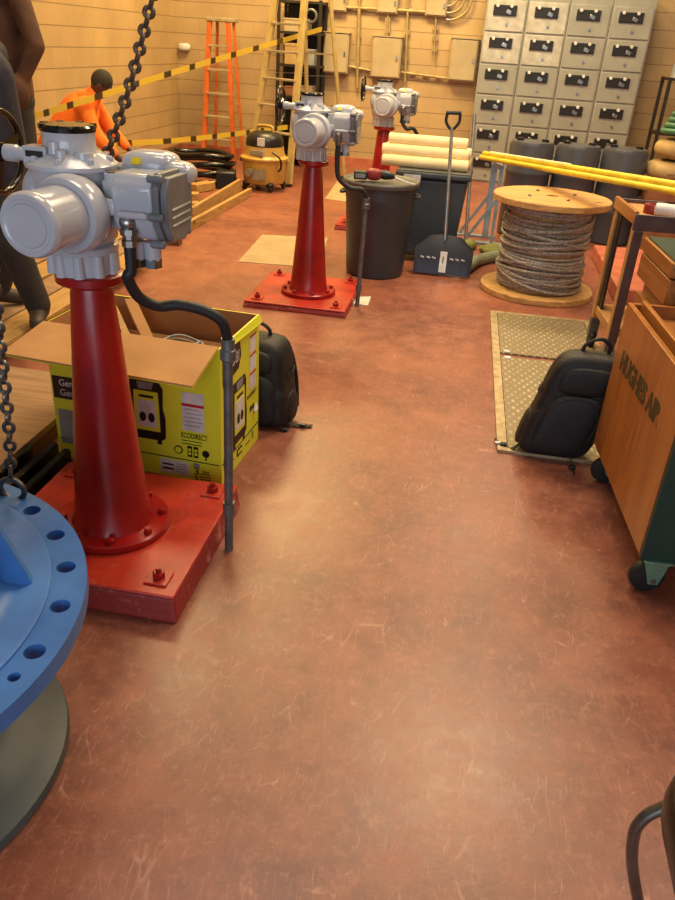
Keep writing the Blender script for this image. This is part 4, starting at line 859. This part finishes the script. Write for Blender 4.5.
# ================================================================== PEOPLE
def person(label, loc, J, face, top, legs, skin, head_cover, cover_m, boots='boot', top_name='jacket', fat=1.0, pocket=False):
    t = thing('person', label, 'person', loc)
    P = {k: Vector(v) for k, v in J.items()}
    f = Vector(face).normalized(); s = f.cross(Vector((0, 0, 1))); 
    if s.length < .3: s = Vector((0, -1, 0))
    s.normalize(); u = s.cross(f)
    hm = Matrix((s, f, u)).transposed(); H = P['head']; HP = lambda x, y, z: H+hm @ Vector((x, y, z))
    he = hm.to_euler()
    b = MB()
    b.caps(P['pelvis'], P['chest'], .125, .135); b.caps(P['shL'], P['shR'], .065, .065); b.caps(P['chest'], P['neck'], .10, .055); b.caps(P['neck'], H, .052, .055)
    b.ell(H, (.076, .095, .118), he).ell(HP(0, .035, -.055), (.055, .055, .06), he)
    b.ell(HP(0, .10, -.012), (.014, .022, .024), he).ell(HP(0, .088, -.055), (.026, .014, .010), he)
    for q in (-1, 1): b.ell(HP(q*.078, -.005, -.01), (.012, .022, .034), he)
    for q in 'LR':
        b.caps(P['sh'+q], P['el'+q], .048, .038); b.caps(P['el'+q], P['ha'+q], .038, .026)
        b.caps(P['hip'+q], P['kn'+q], .082, .058); b.caps(P['kn'+q], P['an'+q], .056, .04); b.caps(P['an'+q], P['to'+q], .04, .034)
        d = (P['ha'+q]-P['el'+q]).normalized(); o = d.orthogonal().normalized(); o2 = d.cross(o); h = P['ha'+q]
        b.caps(h, h+d*.07, .028, .032)
        for k in range(4): a = h+d*.085+o*(.033-.022*k); b.caps(a, a+d*(.07-.008*abs(k-1.3))+o2*.018, .0095, .008)
        b.caps(h+d*.03+o*.03, h+d*.075+o*.065, .011, .009)
    body = b.build('body', skin, t, remesh=.011, smoothing=2)
    for q in (-1, 1):
        e = MB().ell(HP(q*.032, .086, .018), (.013, .010, .009), he).build('eye', M['white'], t)
        MB().ell(HP(q*.032, .095, .018), (.006, .004, .006), he).build('pupil', M['ink'], e)
    j = MB(); g = fat
    j.caps(P['pelvis']+Vector((0, 0, -.03)), P['chest'], .165*g, .17*g); j.caps(P['shL'], P['shR'], .088*g, .088*g); j.caps(P['chest'], P['neck'], .14*g, .078)
    for q in 'LR': j.caps(P['sh'+q], P['el'+q], .076*g, .066*g); j.caps(P['el'+q], P['ha'+q].lerp(P['el'+q], .1), .066*g, .046*g)
    if pocket:
        for q in 'LR': j.ell(P['ha'+q]+(P['ha'+q]-P['el'+q]).normalized()*.06, (.09, .085, .125))
    sd = (P['shL']-P['shR']).normalized()*.075
    for q in (-1, 1): j.caps(P['pelvis']+sd*q, P['chest']+sd*q*1.1, .125*g, .13*g)
    j.build(top_name, top, t, remesh=.014, smoothing=4)
    tr = MB(); tr.caps(P['hipL'], P['hipR'], .12, .12)
    for q in 'LR': tr.caps(P['hip'+q], P['kn'+q], .108, .088); tr.caps(P['kn'+q], P['an'+q]+Vector((0, 0, .03)), .084, .072)
    tr.caps(P['pelvis'], (P['hipL']+P['hipR'])/2, .14, .12)
    tr.build('trousers', legs, t, remesh=.014, smoothing=3)
    for q in 'LR':
        a, c = P['an'+q], P['to'+q]; d = (c-a); m = MB(); m.caps(a, a+(c-a)*.15, .062, .055); m.caps(a+d*.1+Vector((0, 0, -.01)), c, .05, .042)
        m.build('boot', M[boots], t, remesh=.01, smoothing=2)
    if head_cover == 'hair': MB().ell(HP(0, -.016, .022), (.083, .096, .112), he).build('hair', M['hair'], t)
    elif head_cover == 'cap':
        MB().ell(HP(0, -.016, .03), (.088, .102, .105), he).build('knit_cap', cover_m, t)
    else:
        MB().ell(HP(0, -.016, .02), (.083, .096, .108), he).build('hair', M['hair'], t)
        hh = MB(); hh.ell(P['neck']-f*.07+Vector((0, 0, -.01)), (.13, .09, .09), he); hh.build('hood', cover_m, t)
    return t
def rel(o, d): return {k: Vector(v)-Vector(o) for k, v in d.items()}
# kneeling worker in orange, by the left wall
o = Vector((-3.84, 7.5, 0)); a = R_(14); F3 = Vector((math.cos(a), math.sin(a), 0)); S3 = Vector((math.sin(a), -math.cos(a), 0))
K = lambda f, s, z: F3*f+S3*s+Vector((0, 0, z))
pk = person('person in a bright orange hooded top and dark cap kneeling by the left wall', o, dict(pelvis=K(-.24, 0, .60), chest=K(.02, 0, .90), neck=K(.17, 0, 1.07), head=K(.25, .02, 1.155), shL=K(.11, -.19, .97), shR=K(.11, .19, .97), elL=K(.24, -.24, .74), elR=K(.20, .25, .72), haL=K(.42, -.16, .58), haR=K(.36, .20, .56), hipL=K(-.22, -.10, .52), hipR=K(-.22, .10, .52), knL=K(.10, -.13, .11), knR=K(.12, .13, .11), anL=K(-.32, -.12, .09), anR=K(-.32, .12, .09), toL=K(-.44, -.12, .06), toR=K(-.44, .12, .06)), F3*.8+Vector((0, 0, -.6)), M['orangecloth'], M['darkcloth'], M['skindark'], 'cap', M['cap'], top_name='hooded_top', fat=1.08)
a0 = K(.12, 0, 1.03); MB().ell(a0-F3*.03, (.12, .12, .075)).build('hood', M['orangecloth'], pk, remesh=.012, smoothing=3)
# navy jacket person at the left edge
zk = .12
an = at_y(39, 312, 3.86); an.z = zk+.085; kn = at_y(14, 248, 3.80); hp_ = at_y(6, 188, 3.88); pe = at_y(0, 175, 3.92); ch = at_y(-20, 78, 3.92)
o = Vector((pe.x, pe.y, zk))
J = dict(pelvis=pe, chest=ch, neck=ch+Vector((-.04, 0, .22)), head=ch+Vector((-.06, -.02, .36)), shL=ch+Vector((-.04, .19, .10)), shR=ch+Vector((.02, -.19, .10)), elL=ch+Vector((-.24, .28, -.16)), elR=ch+Vector((-.16, -.27, -.17)), haL=ch+Vector((-.42, .16, -.28)), haR=ch+Vector((-.36, -.2, -.26)), hipL=pe+Vector((-.03, .10, -.03)), hipR=hp_, knL=pe+Vector((-.10, .14, -.42)), knR=kn, anL=Vector((pe.x-.22, pe.y+.16, zk+.085)), anR=an, toL=Vector((pe.x-.12, pe.y+.22, zk+.044)), toR=an+Vector((.05, -.12, -.041)))
person('person in a navy jacket and charcoal trousers stepping on the timber deck, left edge', o, rel(o, J), (-.7, -.5, -.35), M['navycloth'], M['darkcloth'], M['skin'], 'hair', None)
# brown jacket person behind
zs = .36
el = at_y(35, 46, 6.0); wr = at_y(21, 84, 5.93); sh = at_y(14, -16, 6.05); pe = at_y(8, 92, 6.1); ch = pe+Vector((-.02, 0, .50))
o = Vector((pe.x, pe.y, zs))
J = dict(pelvis=pe, chest=ch, neck=ch+Vector((-.01, 0, .25)), head=ch+Vector((-.02, .0, .40)), shR=sh, shL=Vector((2*ch.x-sh.x-.02, ch.y+.02, sh.z)), elR=el, haR=wr, elL=Vector((2*ch.x-el.x, ch.y, el.z)), haL=Vector((2*ch.x-wr.x, ch.y-.14, wr.z)), hipR=pe+Vector((.09, 0, -.05)), hipL=pe+Vector((-.10, 0, -.05)), knR=pe+Vector((.11, -.02, -.45)), knL=pe+Vector((-.12, -.02, -.45)), anR=Vector((pe.x+.12, pe.y, zs+.085)), anL=Vector((pe.x-.13, pe.y, zs+.085)), toR=Vector((pe.x+.14, pe.y-.14, zs+.044)), toL=Vector((pe.x-.16, pe.y-.14, zs+.044)))
person('person in a dark brown hooded jacket with hands in pockets, top left corner', o, rel(o, J), (-.2, -.95, -.1), M['browncloth'], M['darkcloth'], M['skin'], 'hood', M['browncloth'], fat=1.12, pocket=True)
for k in range(3):
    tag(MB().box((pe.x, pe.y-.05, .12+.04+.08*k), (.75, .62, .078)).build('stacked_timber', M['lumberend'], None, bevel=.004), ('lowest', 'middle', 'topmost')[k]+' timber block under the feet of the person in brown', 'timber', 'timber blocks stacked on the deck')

# ================================================================== BACK WALL
YM = 11.62
for k, lb in enumerate(['leftmost grey switchgear cabinet on the back wall', 'second grey switchgear cabinet from the left on the back wall', 'third grey switchgear cabinet from the left on the back wall', 'rightmost grey switchgear cabinet on the back wall']):
    x0 = -.10+.53*k
    t = thing('switchgear_cabinet', lb, 'electrical cabinet', (x0+.2625, YM+.24, 0), 0, 'switchgear cabinets')
    MB().box((0, 0, 1.2), (.525, .46, 2.4)).build('cabinet_body', M['mcc'], t, bevel=.006)
    for j in range(6):
        z = .20+.375*j; d = MB().box((0, -.236, z), (.49, .016, .355)).build('bucket_door', M['mcc'] if k > 1 or j < 4 else M['mcclight'], t, bevel=.006)
        zz = z+.06
        MB().box((-.02, -.250, zz), (.30, .018, .12)).build('black_switch_plate', M['ink'], d, bevel=.004)
        MB().box((.03, -.264, zz-.02), (.07, .02, .045), (0, R_(20), 0)).build('switch_handle', M['zinc'], d, bevel=.004)
        for q in (-.12, .06): MB().cyl((q, -.258, zz+.05), (q, -.275, zz+.05), .022, .018, 14).build('indicator_lamp', M['white'], d)
        MB().cyl((.02, -.245, z-.10), (.02, -.252, z-.10), .018, .018, 14).build('door_latch', M['zinc'], d)
def wallbox(name, label, px0, py0, px1, py1, d=.16, group='wall boxes'):
    a, b = at_y(px0, py0, BACK-d), at_y(px1, py1, BACK-d); c = ((a.x+b.x)/2, BACK, min(a.z, b.z)); w_, h = abs(b.x-a.x), abs(a.z-b.z)
    t = thing(name, label, 'electrical box', c, 0, group)
    MB().box((0, -d/2+.006, h/2), (w_, d-.012, h)).build('box_body', M['box'], t, bevel=.006)
    dr = MB().box((0, -d+.004, h/2), (w_-.03, .014, h-.03)).build('box_door', M['box'], t, bevel=.004)
    MB().box((w_*.36, -d-.008, h*.5), (.02, .02, .05)).build('latch', M['zinc'], dr)
    MB().prism([(-w_/2-.01, -d-.01, h), (w_/2+.01, -d-.01, h), (w_/2+.01, 0, h), (-w_/2-.01, 0, h)], (0, 0, .012)).build('drip_edge', M['box'], t)
    return t
wallbox('wall_enclosure', 'beige electrical enclosure right of the dark shelf rack', 324, 32, 347, 74)
wallbox('wall_enclosure', 'larger beige enclosure beside the conduits on the back wall', 373, 36, 399, 79)
wallbox('junction_box', 'upper junction box above the larger beige enclosure', 378, -8, 397, 14, .10)
wallbox('junction_box', 'upper junction box nearest the curved conduits', 427, -6, 446, 17, .10)
wallbox('junction_box', 'small junction box high up right of the shelf rack', 332, -12, 346, 12, .10)
wallbox('wall_enclosure', 'beige enclosure left of the switchgear on the back wall', 452, 38, 474, 82)
def run(label, pts, r=.018):
    p = [at_y(x, y, BACK-.05) for x, y in pts]
    t = thing('wall_conduit', label, 'conduit', p[0], 0, 'conduits on the back wall'); MB(t).tube(p, r, 10).build('conduit_pipe', M['conduit'], t)
    for k in range(1, 4):
        q = p[0].lerp(p[-1], k/4); MB(t).box((q.x, BACK-.02, q.z), (.07, .05, .06)).build('pipe_clip', M['conduit'], t)
run('upper horizontal conduit along the back wall', [(322, 6), (378, 9)], .022)
run('upper horizontal conduit between the two junction boxes', [(398, 10), (427, 12)], .022)
run('vertical conduit left of the larger enclosure', [(360, -20), (357, 88)], .024)
run('vertical conduit right of the larger enclosure', [(409, -20), (405, 82)], .018)
run('low horizontal conduit left of the larger enclosure', [(347, 66), (373, 71)], .018)
run('thin conduit from the upper junction box to the larger enclosure', [(388, 14), (387, 36)], .014)
run('thin conduit under the upper junction box by the curves', [(436, 17), (434, 60)], .014)
run('horizontal conduit below the larger enclosure', [(399, 72), (452, 79)], .018)
for k, lb in enumerate(['innermost curved conduit at the top of the back wall', 'middle curved conduit at the top of the back wall', 'outermost curved conduit at the top of the back wall']):
    r = 10+7*k; p = [at_y(448+r*math.sin(R_(a)), -4+r*math.cos(R_(a)), BACK-.06) for a in range(0, 91, 9)]+[at_y(448+r+3, -40, BACK-.06)]
    t = thing('curved_conduit', lb, 'conduit', p[0], 0, 'curved conduits'); MB(t).tube(p, .016, 10).build('conduit_pipe', M['conduit'], t)
    MB(t).cyl(p[0]-Vector((.03, 0, 0)), p[0]+Vector((.03, 0, 0)), .024, .024, 12).build('conduit_fitting', M['zinc'], t)
p = at_y(184, 47, BACK-.07); t = thing('wall_lamp', 'small white lamp housing on the back wall by the corner', 'lamp', (p.x, BACK, p.z))
MB().ell((0, -.05, 0), (.085, .05, .05), None, 3).build('lamp_housing', M['white'], t); MB().box((0, -.01, 0), (.12, .02, .08)).build('wall_plate', M['box'], t)
# dark shelf rack
def rack(label, x0, x1, y, h, d, zs, back=True):
    t = thing('shelf_rack', label, 'shelf', ((x0+x1)/2, y, 0)); w_ = x1-x0
    for sx in (-1, 1):
        for sy in (-1, 1): MB().box((sx*(w_/2-.02), sy*(d/2-.02), h/2), (.04, .04, h)).build('post', M['shelfblack'], t)
    for z in zs: MB().box((0, 0, z), (w_-.005, d-.005, .03)).build('shelf', M['shelfblack'], t)
    if back: MB().box((0, d/2-.005, h/2), (w_-.09, .008, h-.02)).build('back_panel', M['shelfblack'], t)
    return t
a, b = at_y(279, 60, 11.55), at_y(321, 60, 11.55)
rack('tall dark shelf rack behind the pale yellow stepladder', a.x-.04, b.x-.02, 11.78, 2.12, .46, (.12, .52, .92, 1.32, 1.72, 2.09))
xm = (a.x+b.x)/2
for k, (dx, z, w_, h, m_, lb) in enumerate([(-.08, 1.735, .34, .16, 'box', 'tan box on the upper shelf of the dark rack'), (.12, 1.335, .16, .2, 'grey', 'grey canister box on the third shelf of the dark rack'), (-.12, 1.335, .22, .26, 'canvas', 'tan parcel on the third shelf of the dark rack'), (.10, .935, .18, .14, 'vacgrey', 'small grey box on the second shelf of the dark rack'), (-.12, .935, .2, .12, 'brownboard', 'brown box on the second shelf of the dark rack')]):
    t = thing('storage_box', lb, 'box', (xm+dx, 11.72, z), 0, 'boxes on the dark rack')
    MB().box((0, 0, h*.44), (w_, .26, h*.88)).build('box_body', M[m_], t, bevel=.004); MB().box((0, 0, h*.93), (w_+.01, .27, h*.14)).build('box_lid', M[m_], t, bevel=.004)
q = at_y(311, 16, 11.5); t = thing('rope_loop', 'small coil hanging on the dark shelf rack', 'rope', q)
MB().tube([(.075*math.cos(R_(a*15)), 0, .075*math.sin(R_(a*15))) for a in range(24)], .018, 8, True).build('coil', M['galv'], t)

# ================================================================== BEHIND THE REEL
for k, (px, lb) in enumerate([(523, 'blue-grey plastic drum behind the reel, left of three'), (569, 'blue-grey plastic drum behind the reel, middle of three'), (616, 'blue-grey plastic drum behind the reel, nearest the work cart')]):
    p = at_y(px, 200, 8.25); t = thing('plastic_drum', lb, 'drum', (p.x, 8.25+.02*k, 0), 0, 'drums behind the cable reel')
    MB().lathe([(.20, 0), (.218, .02), (.218, .30), (.224, .31), (.224, .33), (.218, .34), (.218, .60), (.224, .61), (.224, .63), (.218, .64), (.218, .86), (.20, .90), (.02, .91)], n=48).build('drum_body', M['drum'], t)
    for q in (-.12, .12): MB().cyl((q, 0, .90), (q, 0, .925), .035, .035, 18).build('bung', M['black'], t)
t = thing('trestle', 'pale blue-grey steel trestle between the pole and the reel', 'trestle', (.24, 7.72, 0))
for x, y, wd in ((.03, -.11, .03), (-.03, .20, .06)):
    MB().beam((x, y, .012), (x-.005, y, .71), wd, .04).build('leg', M['bluesteel'], t, bevel=.003)
    MB().beam((x-.01, y, .42), (x-.26, y+.02, .018), .035, .03).build('brace', M['bluesteel'], t, bevel=.003)
    MB().box((x-.1, y+.01, .010), (.40, .06, .02)).build('foot', M['bluesteel'], t, bevel=.003)
MB().beam((.01, -.24, .725), (-.04, .36, .725), .06, .03).build('top_beam', M['bluesteel'], t, bevel=.003)
P0 = Vector((.12, 7.78, .765)); P1 = at_y(675, 191, 4.98); d = (P1-P0); P1 = P1+d*.12; P0 = P0-d*.03
t = thing('yellow_pole_bundle', 'long bright yellow pole bundle lying across above the reel onto the work cart', 'pole', P0)
s_ = d.cross(Vector((0, 0, 1))).normalized()
for k, off in enumerate((s_*.028, s_*-.028, Vector((0, 0, .036)))): MB(t).cyl(P0+off, P1+off, .021, .021, 14).build('pole', M['yelbar'], t)
rp = [P0.lerp(P1, .05+.45*i/200)+Vector((0, 0, .048))+s_*.02*math.sin(i*.9)+Vector((0, 0, .010*abs(math.cos(i*.9)))) for i in range(201)]
MB(t).tube(rp, .006, 6).build('lashing_cord', M['cream'], t)
t = thing('olive_tarp', 'crumpled olive tarp on the floor behind the reel', 'tarp', (.47, 7.26, 0))
m = MB(); random.seed(3)
for k in range(16): m.ell((random.uniform(-.42, .5), random.uniform(-.14, .16), .03), (random.uniform(.09, .16), random.uniform(.06, .11), random.uniform(.03, .055)), (0, 0, random.uniform(0, 3)))
m.build('tarp_folds', M['tarp'], t, remesh=.012, smoothing=3)
hp0 = at_z(466, 268, .05); hp1 = at_z(482, 259, .05); hp2 = at_z(500, 256, .05)
t = thing('suction_hose', 'grey-green hose end curving out from under the reel toward the shovel', 'hose', hp0)
MB(t).tube([hp0, hp0.lerp(hp1, .5)+Vector((0, .03, .01)), hp1, hp2, hp2+Vector((.25, .06, 0))], .048, 16, sub=6).build('hose_tube', M['pipegreen'], t)
d0 = (hp0-hp1).normalized(); MB(t).cyl(hp0+d0*.001, hp0+d0*.004, .042, .042, 18).build('hose_opening', M['ink'], t)
tag(MB().box((1.62, 6.75, .06), (.82, 1.5, .12)).build('equipment_pad', M['salmon'], None, bevel=.012), 'low dusty red pad on the floor between the reel and the work cart', 'pad')
# canvas bags, hose and crates at the far right
t = thing('storage_crate', 'brown wooden crate under the canvas bags, far right', 'crate', (2.05, 8.3, 0))
for z in (.06, .22, .38, .54):
    MB().box((0, -.30, z), (.74, .02, .13)).build('slat', M['brownboard'], t, bevel=.003); MB().box((-.37, 0, z), (.02, .58, .13)).build('slat', M['brownboard'], t, bevel=.003); MB().box((.37, 0, z), (.02, .58, .13)).build('slat', M['brownboard'], t, bevel=.003)
MB().box((0, 0, .62), (.78, .64, .03)).build('crate_lid', M['brownboard'], t, bevel=.003)
for k, (z, s, lb) in enumerate([(.735, 1.0, 'lower tan canvas bag on the brown crate, far right'), (.93, .92, 'upper tan canvas bag on the brown crate, under the green hose')]):
    t = thing('canvas_bag', lb, 'bag', (2.02+.02*k, 8.28, z-.10), 0, 'canvas bags on the crate')
    MB().ell((0, 0, .10), (.36*s, .27*s, .10), None, 2.8, 28, 14).build('bag_body', M['canvas'], t); MB().box((0, -.26*s, .10), (.4*s, .012, .012)).build('bag_seam', M['box'], t)
t = thing('coiled_hose', 'stacked coil of ribbed green hose on the canvas bags, right edge', 'hose', (1.93, 8.26, 1.03))
m = MB(); pts = []
for i in range(24*9): q = i/24; pts.append((.04*q/9*3+(.20-.010*q)*math.cos(R_(i*15)), (.20-.010*q)*math.sin(R_(i*15)), .03+.05*q))
m.tube(pts, .026, 10).build('hose_coil', M['hosegreen'], t)
rack('dark shelf rack to the right of the switchgear', 2.25, 3.45, 11.3, 1.5, .5, (.2, .85, 1.48), False)
for k in range(4):
    x = 2.36+.24*k; t = thing('paint_can', ('first', 'second', 'third', 'fourth')[k]+' pale can from the left on the rack right of the switchgear', 'can', (x, 11.2, 1.495), 0, 'cans on the right rack')
    MB().lathe([(.07, 0), (.072, .004), (.07, .008), (.07, .15), (.074, .154), (.07, .158), (.06, .152)], n=28).build('can_body', M['grey'], t); MB().lathe([(.05, .152), (.05, .155)], n=20).build('can_lid', M['zinc'], t)
